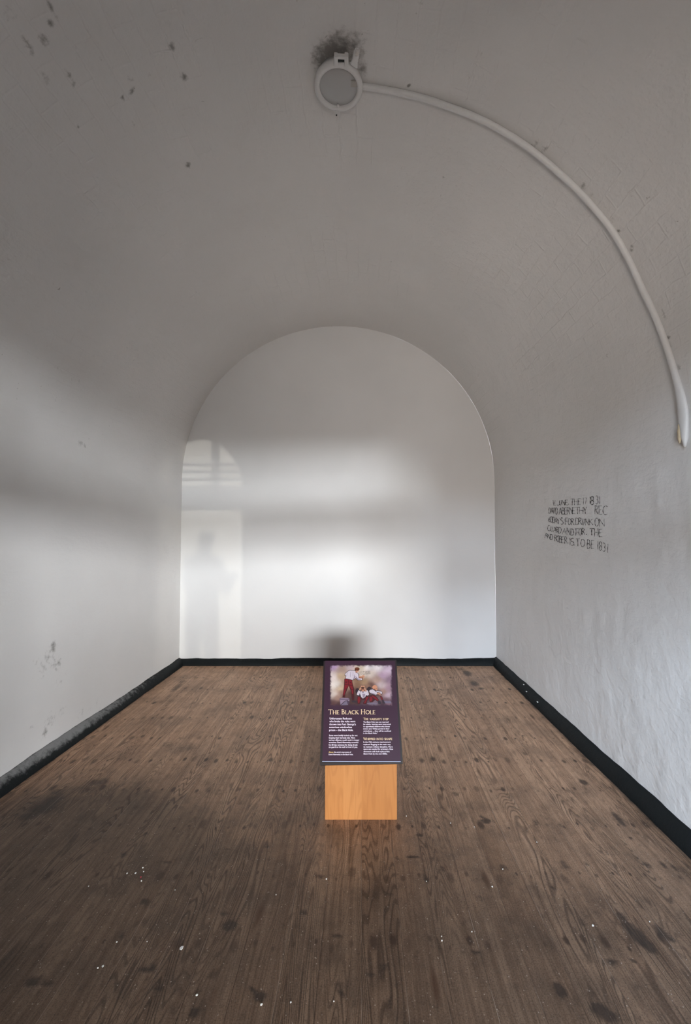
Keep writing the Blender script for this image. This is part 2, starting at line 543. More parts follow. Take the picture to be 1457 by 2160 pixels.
    sel = k.ramp(k.noise(k.mapping(uv, loc=(1, 8, 0)), 40.0, 3, 0.6), 0.50, 0.60)
    c = k.mix(k.math('MULTIPLY', k.math('MULTIPLY', mot, sel), 0.6), c, srgb(196, 184, 172))
    pad = k.ramp(k.noise(k.mapping(uv, (1.3, 1, 1), loc=(4, 4, 0)), 14.0, 6, 0.75), 0.66, 0.78)
    c = k.mix(k.math('MULTIPLY', pad, 0.35), c, srgb(150, 136, 124))
    k.P(Base_Color=c)
    rg = k.math('MULTIPLY_ADD', grime2, 0.25, 0.40)
    k.P(Roughness=rg)
    k.b.inputs['Specular IOR Level'].default_value = 0.35
    h = k.math('ADD', k.math('MULTIPLY', rings, -0.30), k.math('MULTIPLY', fib, 0.28))
    h = k.math('ADD', h, k.math('MULTIPLY', grime2, 0.5))
    h = k.math('SUBTRACT', h, k.math('MULTIPLY', s2, 0.2))
    k.P(Normal=k.bump(h, 0.5, 0.003))
    return k.m


M_floor = wood_floor()
yf = np.concatenate([np.linspace(-3.2, 0.95, 40)[:-1], np.arange(0.95, D + 0.03, 0.013)])
NB0, NB1 = -16, 13
xs, bidx, gap = [], [], []
for b in range(NB0, NB1):
    x0 = b * PITCH + 0.006 * math.sin(b * 2.1); x1 = (b + 1) * PITCH + 0.006 * math.sin((b + 1) * 2.1)
    r = random.random()
    g = 0.0008
    for i, x in enumerate([x0 - g * .2, x0 + g * .4, x0 + g] + list(np.linspace(x0 + 2.5 * g, x1 - 2.5 * g, 8)) + [x1 - g, x1 - g * .4]):
        xs.append(x); bidx.append(r); gap.append(1.0 if i in (0, 1, 12) else 0.0)
xs = np.array(xs); bidx = np.array(bidx); gap = np.array(gap)
Y, X = np.meshgrid(yf, xs, indexing='ij')
B = np.broadcast_to(bidx, Y.shape); G = np.broadcast_to(gap, Y.shape)
cup = 0.0003 * np.abs(np.sin((X / PITCH) * math.pi))
Z = np.minimum(0, -0.0008 * G - 0.0004 + cup + 0.0002 * (vnoise(B * 300, Y * 1.2, 3) - 0.5))
stF = np.zeros(Y.shape)
# knots, spills, dents
spots = [(373, 1450, .03, .14, .65), (385, 1438, .035, .06, .55), (355, 1470, .02, .09, .45), (350, 1478, .012, .09, .4), (985, 1420, .045, .09, .75), (972, 1412, .05, .04, .5), (1000, 1442, .045, .07, .7), (1015, 1452, .03, .03, .7),
         (350, 1572, .05, .05, .4), (395, 1578, .08, .05, .4), (175, 1665, .10, .05, .35), (110, 1690, .05, .06, .8), (90, 1705, .07, .05, .8), (60, 1722, .05, .03, .7), (120, 1672, .04, .03, .6), (205, 1650, .06, .03, .5),
         (690, 1660, .03, .03, .4), (590, 1660, .025, .02, .5), (1107, 1590, .014, .03, .6), (1230, 1650, .02, .03, .95), (1302, 1725, .018, .045, .95), (1310, 1735, .016, .03, .9), (1025, 1732, .025, .02, .9), (1015, 1722, .015, .015, .7),
         (1330, 1768, .015, .012, .7), (1365, 1825, .012, .025, .9), (1420, 1830, .010, .02, .8), (1400, 1824, .01, .02, .9), (1325, 1955, .022, .035, .95), (1345, 1975, .026, .035, .95), (1368, 1995, .018, .03, 1.0), (1310, 1932, .022, .016, .8),
         (1395, 1965, .02, .03, .8), (1412, 1980, .016, .016, .8), (1290, 2030, .022, .010, .9), (1180, 2088, .018, .024, 1.0), (1335, 2028, .01, .008, .8), (1005, 2010, .014, .010, .9), (1010, 1895, .012, .014, .7), (1164, 1874, .010, .008, .8),
         (1235, 1822, .014, .01, .8), (1190, 1825, .022, .03, .6), (1212, 1965, .012, .02, .6), (1228, 1945, .02, .02, .5), (930, 1832, .010, .018, .8), (1060, 1830, .02, .02, .6), (835, 1810, .03, .006, .85), (870, 1808, .03, .008, .85), (822, 1888, .016, .008, .8),
         (840, 1812, .01, .01, .6), (885, 1761, .018, .01, .8), (780, 2055, .018, .008, .75), (810, 2040, .02, .012, .6), (640, 1925, .014, .012, .9), (485, 1952, .028, .022, .9), (472, 1927, .016, .014, .8), (310, 2045, .03, .012, .85), (320, 2038, .016, .016, .7),
         (305, 1902, .022, .012, .85), (352, 1820, .020, .010, .8), (480, 1790, .035, .006, .8), (565, 1785, .02, .01, .7), (675, 1850, .028, .008, .8), (410, 2135, .018, .014, .9), (335, 2085, .016, .014, .8), (548, 2100, .022, .016, .9), (530, 2088, .012, .01, .8),
         (720, 2098, .014, .012, .8), (710, 1975, .018, .01, .8), (715, 2080, .02, .012, .6), (262, 1803, .012, .016, .9), (307, 1759, .012, .010, .8), (255, 1975, .02, .02, .6), (70, 2070, .03, .016, .8), (105, 2075, .02, .012, .7),
         (1265, 2130, .03, .02, .9), (1285, 2145, .03, .016, .9), (595, 1875, .012, .012, .5), (600, 1953, .008, .012, .7), (875, 2020, .03, .005, .5), (900, 1855, .012, .02, .7), (960, 1675, .02, .02, .6), (1180, 1740, .012, .02, .6), (1130, 1735, .016, .03, .6)]
for px, py, rx, ry, a in spots:
    p = floor_pt(px, py)
    wob = 1 + 0.5 * (fbm(X * 25 + px, Y * 25, 8) - 0.5)
    q = (((X - p[0]) / rx) ** 2 + ((Y - p[1]) / ry) ** 2) * wob
    stF = np.maximum(stF, a * np.exp(-q * q * 0.7 - q * 0.3))
# trodden boards with painted light falloff towards the entrance, dirt in the left corner
wear_falloff = 1.05 * np.clip((2.7 - Y) / 1.3, 0, 1) - 0.05
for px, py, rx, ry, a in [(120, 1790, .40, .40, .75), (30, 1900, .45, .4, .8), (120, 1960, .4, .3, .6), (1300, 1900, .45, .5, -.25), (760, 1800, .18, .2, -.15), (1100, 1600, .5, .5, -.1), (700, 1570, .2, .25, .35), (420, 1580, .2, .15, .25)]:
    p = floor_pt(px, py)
    wear_falloff = wear_falloff + a * np.exp(-((X - p[0]) / rx) ** 2 - ((Y - p[1]) / ry) ** 2)
# tar slopped off the skirting onto the boards
tar = np.clip(1 - (X - xl(Y) - 0.050) / 0.010 + 2 * (fbm(X * 30, Y * 30, 5) - .5), 0, 1)
tar = np.maximum(tar, np.clip(1 - (xr(Y) - 0.045 - X) / 0.012 + 2 * (fbm(X * 30, Y * 30, 6) - .5), 0, 1))
tar = np.maximum(tar, np.clip(1 - (D - 0.040 - Y) / 0.008 + 2 * (fbm(X * 30, Y * 30, 7) - .5), 0, 1))
fl = grid_mesh('floor', np.stack([X, Y, Z], -1), np.stack([X, Y], -1), {'stain': stF, 'wear_falloff': wear_falloff, 'board': B, 'gap': G, 'tar': tar}, M_floor, flip=True)
struct(fl)

# ------------------------------------------------------------------ tarred skirting fillets
def tar_mat(name, scuff):
    k = N(name)
    v = k.obj()
    top = k.attr('top')
    n1 = k.noise(v, 9.0, 5, 0.65); n2 = k.noise(v, 70.0, 5, 0.65)
    c = k.mix(n2, (0.004, 0.0055, 0.006), (0.013, 0.016, 0.017))
    f = k.ramp(k.math('ADD', k.math('MULTIPLY', top, 0.55), k.math('MULTIPLY_ADD', k.noise(v, 30.0, 6, 0.7), 0.9, -0.45)), 0.22, 0.62)
    c = k.mix(k.math('MULTIPLY', f, scuff), c, (0.30, 0.30, 0.30))
    k.P(Base_Color=c, Roughness=k.math('MULTIPLY_ADD', n2, 0.3, 0.40))
    k.b.inputs['Specular IOR Level'].default_value = 0.15
    k.P(Normal=k.bump(k.math('ADD', n1, k.math('MULTIPLY', n2, 0.5)), 0.5, 0.006))
    return k.m


def skirting(name, path, inward, h, p, mat, seed, topf):
    """path: (n,2) wall line; inward: (n,2) unit; lumpy chamfered fillet profile"""
    prof = [(-0.012, 1.06, 0.6), (0.10, 1.03, 1.0), (0.30, 0.95, 1.0), (0.62, 0.66, .75), (0.86, 0.38, .25), (0.97, 0.16, 0.0), (1.02, 0.02, 0.0), (1.0, -0.10, 0.0)]
    n = len(path)
    P = np.zeros((n, len(prof), 3)); T = np.zeros((n, len(prof))); UV = np.zeros((n, len(prof), 2))
    a = np.arange(n) * 0.02
    for j, (o, z, t) in enumerate(prof):
        wz = 1 + 0.22 * (fbm(a * 6, a * 0 + j * .2, seed) - .5) * (z > .3) + 0.16 * (vnoise(a * 2, a * 0, seed + 3) - .5) * (z > .3)
        wo = 1 + 0.20 * (fbm(a * 5, a * 0 + j * .2, seed + 9) - .5) * (o > .2)
        P[:, j, 0] = path[:, 0] + inward[:, 0] * o * p * wo
        P[:, j, 1] = path[:, 1] + inward[:, 1] * o * p * wo
        P[:, j, 2] = z * h * wz
        T[:, j] = t * topf(a)
        UV[:, j, 0] = a; UV[:, j, 1] = j * .1
    o = grid_mesh(name, P, UV, {'top': T}, mat)
    return struct(o)


yy = np.arange(FY, D - 0.0, 0.02); yy = np.append(yy, D)
skirting('baseboard_left', np.stack([xl(yy), yy], -1), np.stack([yy * 0 + 1, yy * 0], -1), 0.062, 0.055, tar_mat('tar_scuffed', 0.75), 3,
         lambda a: 0.35 + 0.9 * np.clip(1 - np.abs(a - 2.9) / 1.1, 0, 1))
skirting('baseboard_right', np.stack([xr(yy), yy], -1), np.stack([yy * 0 - 1, yy * 0], -1), 0.075, 0.045, tar_mat('tar_black', 0.0), 5, lambda a: a * 0)
xx = np.arange(xl(D), xr(D) + 0.01, 0.02)
skirting('baseboard_back', np.stack([xx, xx * 0 + D], -1), np.stack([xx * 0, xx * 0 - 1], -1), 0.056, 0.042, tar_mat('tar_back', 0.12), 7, lambda a: a * 0 + .4)

# ------------------------------------------------------------------ sweep helper
def sweep(pts, radii, seg=14, cap=True):
    bm = bmesh.new()
    P = [Vector(p) for p in pts]
    rings = []
    up = Vector((0, 1, 0))
    for i, p in enumerate(P):
        t = (P[min(i + 1, len(P) - 1)] - P[max(i - 1, 0)]).normalized()
        a = (up - t * up.dot(t)).normalized()
        b = t.cross(a)
        r = radii[i]
        ra, rb = r if isinstance(r, tuple) else (r, r)
        rings.append([bm.verts.new(p + a * ra * math.cos(2 * math.pi * k / seg) + b * rb * math.sin(2 * math.pi * k / seg)) for k in range(seg)])
    for r0, r1 in zip(rings, rings[1:]):
        for k in range(seg):
            bm.faces.new((r0[k], r0[(k + 1) % seg], r1[(k + 1) % seg], r1[k]))
    if cap:
        bm.faces.new(rings[0][::-1]); bm.faces.new(rings[-1])
    return bm


def catmull(pts, n):
    pts = [np.array(p, float) for p in pts]
    pts = [2 * pts[0] - pts[1]] + pts + [2 * pts[-1] - pts[-2]]
    out = []
    for i in range(1, len(pts) - 2):
        for k in range(n):
            t = k / n
            a, b, c, d = pts[i - 1:i + 3]
            out.append(0.5 * (2 * b + (c - a) * t + (2 * a - 5 * b + 4 * c - d) * t * t + (3 * b - a - 3 * c + d) * t ** 3))
    out.append(pts[-2])
    return out


# ------------------------------------------------------------------ conduit round the vault
pp = [(762, 177), (800, 183), (868, 196), (935, 216), (1025, 252), (1116, 307), (1206, 383), (1260, 440), (1297, 487), (1330, 545), (1357, 604), (1380, 652), (1399, 698), (1415, 744), (1430, 794), (1439, 830), (1445, 868), (1448, 905), (1450, 943)]
pts = []
for p in pp:
    q = shell_pt(*p)
    u = np.array([vc(q[1]) - q[0], 0, min(ZC - q[2], 0)]); u /= np.linalg.norm(u)
    pts.append(q + u * 0.010)
path = catmull(pts, 6)
n = len(path)
rad = []
for i in range(n):
    t = i / (n - 1)
    r = 0.0125
    s = max(0, (t - 0.72) / 0.28)
    r_ax = r * (1 + 0.15 * s) if t < .8 else r * (1 + 1.0 * math.sin(min(1, (t - .80) / .10) * math.pi / 2)) * (1 - max(0, (t - .90) / .10) ** 1.6 * 0.85)
    rad.append((r_ax, min(r * 1.05, r_ax)))
cd = thing('electrical_conduit', 'white painted cable conduit curving round the vault from the lamp down the right side', 'conduit', tuple(pts[9]))
bm = sweep([Vector(p) - Vector(pts[9]) for p in path], rad)
from_bm('pipe', bm, M_white, cd, True)
# chipped ochre patch near the lower tip
q = shell_pt(1444, 914)
bm = bmesh.new()
bmesh.ops.create_icosphere(bm, subdivisions=3, radius=1.0)
for v in bm.verts:
    v.co = Vector((v.co.x * 0.006 * (1 + .2 * math.sin(v.co.z * 9)), v.co.y * 0.009, v.co.z * 0.042)) + Vector(q) + Vector((-0.018, 0.006, 0)) - Vector(pts[9])
e = from_bm('bare_patch', bm, plain('bare_putty', (0.60, 0.50, 0.34), 0.7), cd, True)
e['label'] = 'ochre patch where paint has gone'

# ------------------------------------------------------------------ bulkhead lamp
Lp = shell_pt(714.5, 176)
gz = Lp[2] - 0.045
d = ray(713.8, 186.2)
gp_ = CAM + d * ((gz - CAM_H) / d[2])
lamp = thing('bulkhead_lamp', 'round white painted bulkhead lamp with opal glass on the vault', 'lamp', (gp_[0], gp_[1], gz))


def lathe(prof, seg=64, flip=False):
    bm = bmesh.new()
    rings = []
    for r, z in prof:
        if r < 1e-6: rings.append([bm.verts.new((0, 0, z))])
        else: rings.append([bm.verts.new((r * math.cos(2 * math.pi * k / seg), r * math.sin(2 * math.pi * k / seg), z)) for k in range(seg)])
    for a, b in zip(rings, rings[1:]):
        for k in range(seg):
            k2 = (k + 1) % seg
            if len(a) == 1: bm.faces.new((a[0], b[k2], b[k]))
            elif len(b) == 1: bm.faces.new((a[k], a[k2], b[0]))
            else: bm.faces.new((a[k], a[k2], b[k2], b[k]))
    return bm


R1, R0 = 0.106, 0.0815
from_bm('housing', lathe([(0, 0.055), (0.086, 0.055), (0.090, 0.030), (0.100, 0.024), (0.100, 0.010), (R0, 0.010)]), M_white, lamp, True)
from_bm('bezel', lathe([(R0 + .001, 0.016), (R0, 0.002), (R0 + .003, -0.004), (R0 + .012, -0.006), (R1 - .008, -0.004), (R1 - .002, 0.000), (R1, 0.006), (R1 - .001, 0.016), (R1 - .006, 0.020), (R0 + .01, 0.020)]), M_white, lamp, True)


def glass_mat():
    k = N('opal_glass')
    nz = k.noise(k.obj(), 12, 3)
    k.P(Base_Color=k.mix(nz, (0.46, 0.46, 0.46), (0.50, 0.50, 0.50)), Roughness=0.3)
    k.b.inputs['Transmission Weight'].default_value = 0.12
    return k.m


from_bm('glass_cover', lathe([(R0 + .002, 0.006), (R0 - .006, 0.004), (0.06, 0.0015), (0.03, 0.0), (0, -0.0005)][::-1]), glass_mat(), lamp, True)
S_ = gp_[1] / F_PX      # metres per pixel across the lamp (approx.)


def lamp_xy(px, py, dz=0.0):
    dd = ray(px, py)
    p = CAM + dd * ((gz + dz - CAM_H) / dd[2])
    return p[0] - gp_[0], p[1] - gp_[1]


def plate(bm, pts, z0, z1):
    lo = [bm.verts.new((x, y, z0)) for x, y in pts]; hi = [bm.verts.new((x, y, z1)) for x, y in pts]
    bm.faces.new(lo); bm.faces.new(hi[::-1])
    for i in range(len(pts)):
        j = (i + 1) % len(pts)
        bm.faces.new((lo[j], lo[i], hi[i], hi[j]))


# hinge: two ears and a pin
bm = bmesh.new()
for cxp in (708.3, 730.5):
    plate(bm, [lamp_xy(cxp - 4, 141), lamp_xy(cxp + 4, 141), lamp_xy(cxp + 4.2, 116), lamp_xy(cxp - 4, 115)], -0.007, 0.012)
plate(bm, [lamp_xy(706, 124), lamp_xy(733, 126), lamp_xy(733, 118), lamp_xy(706, 116)], -0.003, 0.010)
bmesh.ops.bevel(bm, geom=bm.edges[:], offset=0.0018, segments=2, affect='EDGES')
from_bm('hinge', bm, M_white, lamp)
bm = bmesh.new()
plate(bm, [lamp_xy(711.5, 131), lamp_xy(726, 131), lamp_xy(726, 127), lamp_xy(711.5, 127)], -0.001, 0.006)  # dark plate coloured as the shade between the ears
from_bm('hinge_gap_shade', bm, M_dark, lamp)
# fixing lug
bm = bmesh.new()
lug = [(738, 135), (743, 124), (746, 113), (747, 106), (750, 101.5), (754, 101.5), (758, 104), (758.5, 111), (755, 120), (754, 130), (754, 146), (748, 143)]
plate(bm, [lamp_xy(*p) for p in lug], -0.003, 0.007)
bmesh.ops.bevel(bm, geom=bm.edges[:], offset=0.003, segments=2, affect='EDGES')
e = from_bm('fixing_lug', bm, M_white, lamp)
bm = lathe([(0, -0.0075), (0.006, -0.007), (0.0085, -0.004), (0.0085, 0.001)], 20)
x, y = lamp_xy(752.5, 111.5)
bm.transform(Matrix.Translation((x, y, 0)))
from_bm('screw', bm, M_screw, e, True)
# closing tab and screw at the far rim
bm = bmesh.new()
plate(bm, [lamp_xy(705.5, 230), lamp_xy(716, 230), lamp_xy(714.5, 243), lamp_xy(706, 243)], -0.006, 0.012)
bmesh.ops.bevel(bm, geom=bm.edges[:], offset=0.0025, segments=2, affect='EDGES')
e = from_bm('closing_tab', bm, M_white, lamp)
bm = lathe([(0, -0.009), (0.003, -0.009), (0.0035, -0.005)], 12)
x, y = lamp_xy(709.5, 240)
bm.transform(Matrix.Translation((x, y, 0)))
from_bm('screw', bm, M_dark, e, True)
bm = bmesh.new()
bmesh.ops.create_uvsphere(bm, u_segments=16, v_segments=8, radius=0.006)
x, y = lamp_xy(712.5, 222)
bm.transform(Matrix.Translation((x, y, -0.002)))
from_bm('glass_clip', bm, M_white, lamp, True)
# lamp holder seen through the rim of the glass
bm = bmesh.new()
plate(bm, [lamp_xy(740, 170), lamp_xy(752, 170), lamp_xy(753.5, 183), lamp_xy(740, 183)], -0.0015, 0.006)
plate(bm, [lamp_xy(742, 171.5), lamp_xy(744, 171.5), lamp_xy(744, 182), lamp_xy(742, 182)], -0.003, 0.0)
plate(bm, [lamp_xy(747, 171.5), lamp_xy(749, 171.5), lamp_xy(749.5, 182), lamp_xy(747.5, 182)], -0.003, 0.0)
from_bm('lamp_holder', bm, plain('grey_holder', (0.42, 0.40, 0.37), 0.4), lamp)
# ------------------------------------------------------------------ sign lectern
PW = 0.32
PY0, PY1 = 1.943, 2.115
pan_w = 0.36
def depth_of(px_w): return pan_w * F_PX / px_w
yb, yt = depth_of(171.6), depth_of(151.8)
pb = (back_pt(676.2, 1612.6, yb) + back_pt(847.8, 1612.6, yb)) / 2
pt = (back_pt(683.2, 1393, yt) + back_pt(835.0, 1393, yt)) / 2
LECX = -0.003
lect = thing('information_lectern', 'low oak lectern with a tilted purple panel standing mid floor', 'sign', (LECX, PY0, 0))
vdir = Vector(pt - pb); pan_h = vdir.length; vdir.normalize()
udir = Vector((1, 0, 0)); udir = (udir - vdir * udir.dot(vdir)).normalized()
ndir = udir.cross(vdir).normalized()          # out of the face, towards the camera
org = Vector(pb)


def face_pt(px, py, lift=0.0004):
    dd = Vector(ray(px, py))
    o = Vector(CAM)
    t = (org - o).dot(ndir) / dd.dot(ndir)
    return o + dd * t + ndir * lift


LO = Vector((LECX, PY0, 0))


def oak(name):
    k = N(name)
    v = k.obj()
    sep = k.n('ShaderNodeSeparateXYZ'); k.set(sep.inputs[0], v)
    stave = k.math('FLOOR', k.math('MULTIPLY', k.math('ADD', sep.outputs[0], 0.16), 1 / 0.0815))
    wn = k.n('ShaderNodeTexWhiteNoise', noise_dimensions='1D'); k.set(wn.inputs['W'], stave)
    cb = k.n('ShaderNodeCombineXYZ')
    k.set(cb.inputs[0], sep.outputs[0]); k.set(cb.inputs[1], sep.outputs[1])
    k.set(cb.inputs[2], k.math('ADD', sep.outputs[2], k.math('MULTIPLY', wn.outputs['Value'], 5.0)))
    wide = k.noise(k.mapping(cb.outputs[0], (13, 13, 1.6)), 1.0, 2, 0.5, 0.3)
    rings = k.ramp(k.math('SINE', k.math('MULTIPLY', wide, 60.0)), -0.3, 1.0)
    fib = k.noise(k.mapping(cb.outputs[0], (260, 260, 9)), 1.0, 3, 0.6)
    a, b, c3 = srgb(172, 118, 66), srgb(146, 93, 46), srgb(160, 105, 54)
    c = k.mix(wn.outputs['Value'], a, c3)
    c = k.mix(k.math('MULTIPLY', rings, 0.42), c, b)
    c = k.mix(k.math('MULTIPLY', k.ramp(fib, 0.5, 0.75), 0.35), c, srgb(140, 82, 38))
    k.P(Base_Color=c, Roughness=0.42, Normal=k.bump(fib, 0.12, 0.001))
    return k.m


# pedestal: oak box, top cut to the slope of the panel
def plane_z(y, drop):   # underside height of the panel at depth y
    p = org - ndir * drop
    return p.z + (y - p.y) * vdir.z / vdir.y


bm = bmesh.new()
TH_P = 0.022
prof = [(PY0, 0.0), (PY1, 0.0), (PY1, plane_z(PY1, TH_P)), (PY0, plane_z(PY0, TH_P))]
lo = [bm.verts.new((-PW / 2, y - PY0, z)) for y, z in prof]; hi = [bm.verts.new((PW / 2, y - PY0, z)) for y, z in prof]
bm.faces.new(lo); bm.faces.new(hi[::-1])
for i in range(4):
    j = (i + 1) % 4
    bm.faces.new((lo[i], lo[j], hi[j], hi[i]))
bmesh.ops.bevel(bm, geom=bm.edges[:], offset=0.0015, segments=2, affect='EDGES')
from_bm('pedestal', bm, oak('oiled_oak'), lect)

# panel: dark edged board
M_edge = plain('dark_panel_edge', srgb(27, 19, 20), 0.4)
bm = bmesh.new()
hw = pan_w / 2
def pv(u, v, n): return org + udir * u + vdir * v + ndir * n - LO
f0 = [bm.verts.new(pv(u, v, -TH_P)) for u, v in ((-hw, 0), (hw, 0), (hw, pan_h), (-hw, pan_h))]
f1 = [bm.verts.new(pv(u, v, -0.0005)) for u, v in ((-hw, 0), (hw, 0), (hw, pan_h), (-hw, pan_h))]
bm.faces.new(f0[::-1]); bm.faces.new(f1)
for i in range(4):
    j = (i + 1) % 4
    bm.faces.new((f0[i], f0[j], f1[j], f1[i]))
bmesh.ops.bevel(bm, geom=bm.edges[:], offset=0.0012, segments=2, affect='EDGES')
panel = from_bm('panel', bm, M_edge, lect)


def face_mesh(name, polys_px, mat, parent, lift, thick=0.0, cols=None):
    """flat printed shapes on the panel face: list of pixel polygons"""
    bm = bmesh.new()
    layer = bm.loops.layers.float_color.new('ink') if cols is not None else None
    for i, poly in enumerate(polys_px):
        l = lift + (i * 0.000012 if cols is not None else 0)
        vs = [bm.verts.new(face_pt(x, y, l) - LO) for x, y in poly]
        try: f = bm.faces.new(vs)
        except ValueError: continue
        f.normal_update()
        if f.normal.dot(ndir) < 0: f.normal_flip()
        if layer is not None:
            for lp in f.loops: lp[layer] = (*cols[i], 1)
    bmesh.ops.triangulate(bm, faces=[f for f in bm.faces if len(f.verts) > 4])
    me = bpy.data.meshes.new(name)
    bm.to_mesh(me); bm.free()
    return link(name, me, mat, parent)


M_purple = plain('purple_print', srgb(52, 31, 47), 0.30, 0, 30, 0.03)
# corners of the printed sheet (inside the dark edge)
face_mesh('printed_sheet', [[(679.6, 1606.4), (845.0, 1607.4), (832.6, 1394.2), (685.6, 1393.8)]], M_purple, panel, 0.0002)
M_cream = plain('cream_print', srgb(232, 208, 168), 0.45)
M_text = plain('white_print', srgb(222, 214, 228), 0.45)
M_yell = plain('yellow_print', srgb(226, 196, 120), 0.45)
M_rule = plain('pale_blue_print', srgb(176, 190, 222), 0.4)


def k8(x, y): return (670 + x / 8.094, 1490 + y / 8.094)
def k7(x, y): return (670 + x / 8.094, 1385 + y / 8.094)


e = face_mesh('rule_line', [[k8(77, 933), k8(1415, 938), k8(1415, 948), k8(77, 943)]], M_rule, panel, 0.0005)
e['label'] = 'thin pale blue line along the foot'

# ---- stroke letters (used for serif headings and for the wall inscription)
def arc(cx, cy, rx, ry, a0, a1, n=10):
    return [(cx + rx * math.cos(math.radians(a0 + (a1 - a0) * i / n)), cy + ry * math.sin(math.radians(a0 + (a1 - a0) * i / n))) for i in range(n + 1)]


# each glyph: advance width, list of (thickness class, points), serif feet
K, t_ = 1.0, 0.42
G = {
    'T': (0.78, [(K, [(.39, 0), (.39, 1)]), (t_, [(0, .97), (.78, .97)])], [(.39, 0)], [(0, .97), (.78, .97)]),
    'H': (0.86, [(K, [(.13, 0), (.13, 1)]), (K, [(.73, 0), (.73, 1)]), (t_, [(.13, .52), (.73, .52)])], [(.13, 0), (.73, 0), (.13, 1), (.73, 1)], []),
    'E': (0.60, [(K, [(.13, 0), (.13, 1)]), (t_, [(.13, .97), (.54, .97)]), (t_, [(.13, .52), (.46, .52)]), (t_, [(.13, .03), (.58, .03)])], [(.13, 0), (.13, 1)], [(.54, .97), (.58, .03), (.46, .52)]),
    'B': (0.66, [(K, [(.13, 0), (.13, 1)]), (.8, [(.13, .97)] + arc(.30, .75, .20, .22, 90, -90) + [(.13, .53)]), (.85, [(.13, .53)] + arc(.34, .28, .25, .25, 90, -90) + [(.13, .03)])], [(.13, 0), (.13, 1)], []),
    'L': (0.60, [(K, [(.13, 0), (.13, 1)]), (t_, [(.13, .03), (.58, .03)])], [(.13, 0), (.13, 1)], [(.58, .03)]),
    'A': (0.82, [(t_, [(.08, 0), (.41, 1)]), (K, [(.41, 1), (.74, 0)]), (t_, [(.20, .36), (.62, .36)])], [(.08, 0), (.74, 0)], []),
    'C': (0.82, [(.85, arc(.46, .5, .40, .49, 52, 308, 18))], [], [(.72, .88)]),
    'K': (0.76, [(K, [(.13, 0), (.13, 1)]), (t_, [(.13, .45), (.64, 1)]), (K, [(.28, .58), (.74, 0)])], [(.13, 0), (.13, 1), (.64, 1), (.72, 0)], []),
    'O': (0.98, [(.85, arc(.49, .5, .43, .49, 0, 360, 26))], [], []),
    'N': (0.90, [(t_, [(.13, 0), (.13, 1)]), (K, [(.13, 1), (.77, 0)]), (t_, [(.77, 0), (.77, 1)])], [(.13, 0), (.77, 1)], []),
    'U': (0.82, [(K, [(.12, 1), (.12, .34)] + arc(.41, .34, .29, .33, 180, 360, 12) + [(.70, 1)])], [(.12, 1), (.70, 1)], []),
    'G': (0.88, [(.85, arc(.46, .5, .40, .49, 55, 320, 18)), (K, [(.77, .05), (.77, .44)])], [(.77, .44)], []),
    'Y': (0.74, [(K, [(.37, 0), (.37, .45), (.06, 1)]), (t_, [(.37, .45), (.68, 1)])], [(.37, 0), (.06, 1), (.68, 1)], []),
    'S': (0.56, [(.9, arc(.28, .75, .21, .23, 40, 270, 12) + arc(.28, .26, .23, .25, 90, -140, 12))], [], []),
    'P': (0.62, [(K, [(.13, 0), (.13, 1)]), (.85, [(.13, .97)] + arc(.32, .72, .24, .25, 90, -90) + [(.13, .47)])], [(.13, 0), (.13, 1)], []),
    'W': (1.14, [(K, [(.06, 1), (.32, 0)]), (t_, [(.32, 0), (.57, 1)]), (K, [(.57, 1), (.83, 0)]), (t_, [(.83, 0), (1.08, 1)])], [(.06, 1), (1.08, 1)], []),
    'I': (0.32, [(K, [(.16, 0), (.16, 1)])], [(.16, 0), (.16, 1)], []),
    'D': (0.86, [(K, [(.13, 0), (.13, 1)]), (.85, [(.13, .97)] + arc(.38, .5, .40, .47, 90, -90, 14) + [(.13, .03)])], [(.13, 0), (.13, 1)], []),
    'R': (0.70, [(K, [(.13, 0), (.13, 1)]), (.85, [(.13, .97)] + arc(.32, .74, .22, .23, 90, -90) + [(.13, .51)]), (K, [(.30, .51), (.68, 0)])], [(.13, 0), (.13, 1)], []),
    'V': (0.74, [(K, [(.06, 1), (.37, 0)]), (t_, [(.37, 0), (.68, 1)])], [(.06, 1), (.68, 1)], []),
    'F': (0.58, [(K, [(.13, 0), (.13, 1)]), (t_, [(.13, .97), (.54, .97)]), (t_, [(.13, .5), (.46, .5)])], [(.13, 0), (.13, 1)], []),
    'J': (0.45, [(K, [(.36, 1), (.36, .25)] + arc(.18, .25, .18, .24, 0, -150, 8))], [], []),
    '1': (0.2, [(K, [(.10, 0), (.10, 1)])], [], []),
    '7': (0.6, [(K, [(.02, .97), (.56, .97), (.25, 0)])], [], []),
    '8': (0.6, [(K, arc(.30, .74, .22, .25, 0, 360, 14)), (K, arc(.30, .25, .27, .25, 0, 360, 14))], [], []),
    '3': (0.55, [(K, arc(.22, .75, .27, .24, 140, -90, 10) + arc(.22, .26, .30, .25, 90, -140, 10))], [], []),
    '6': (0.55, [(K, [(.42, 1), (.12, .55)] + arc(.28, .28, .22, .27, 160, -200, 14))], [], []),
    '0': (0.6, [(K, arc(.30, .5, .26, .49, 0, 360, 18))], [], []),
    '.': (0.1, [(1.3, [(.03, 0), (.06, .05)])], [], []),
}


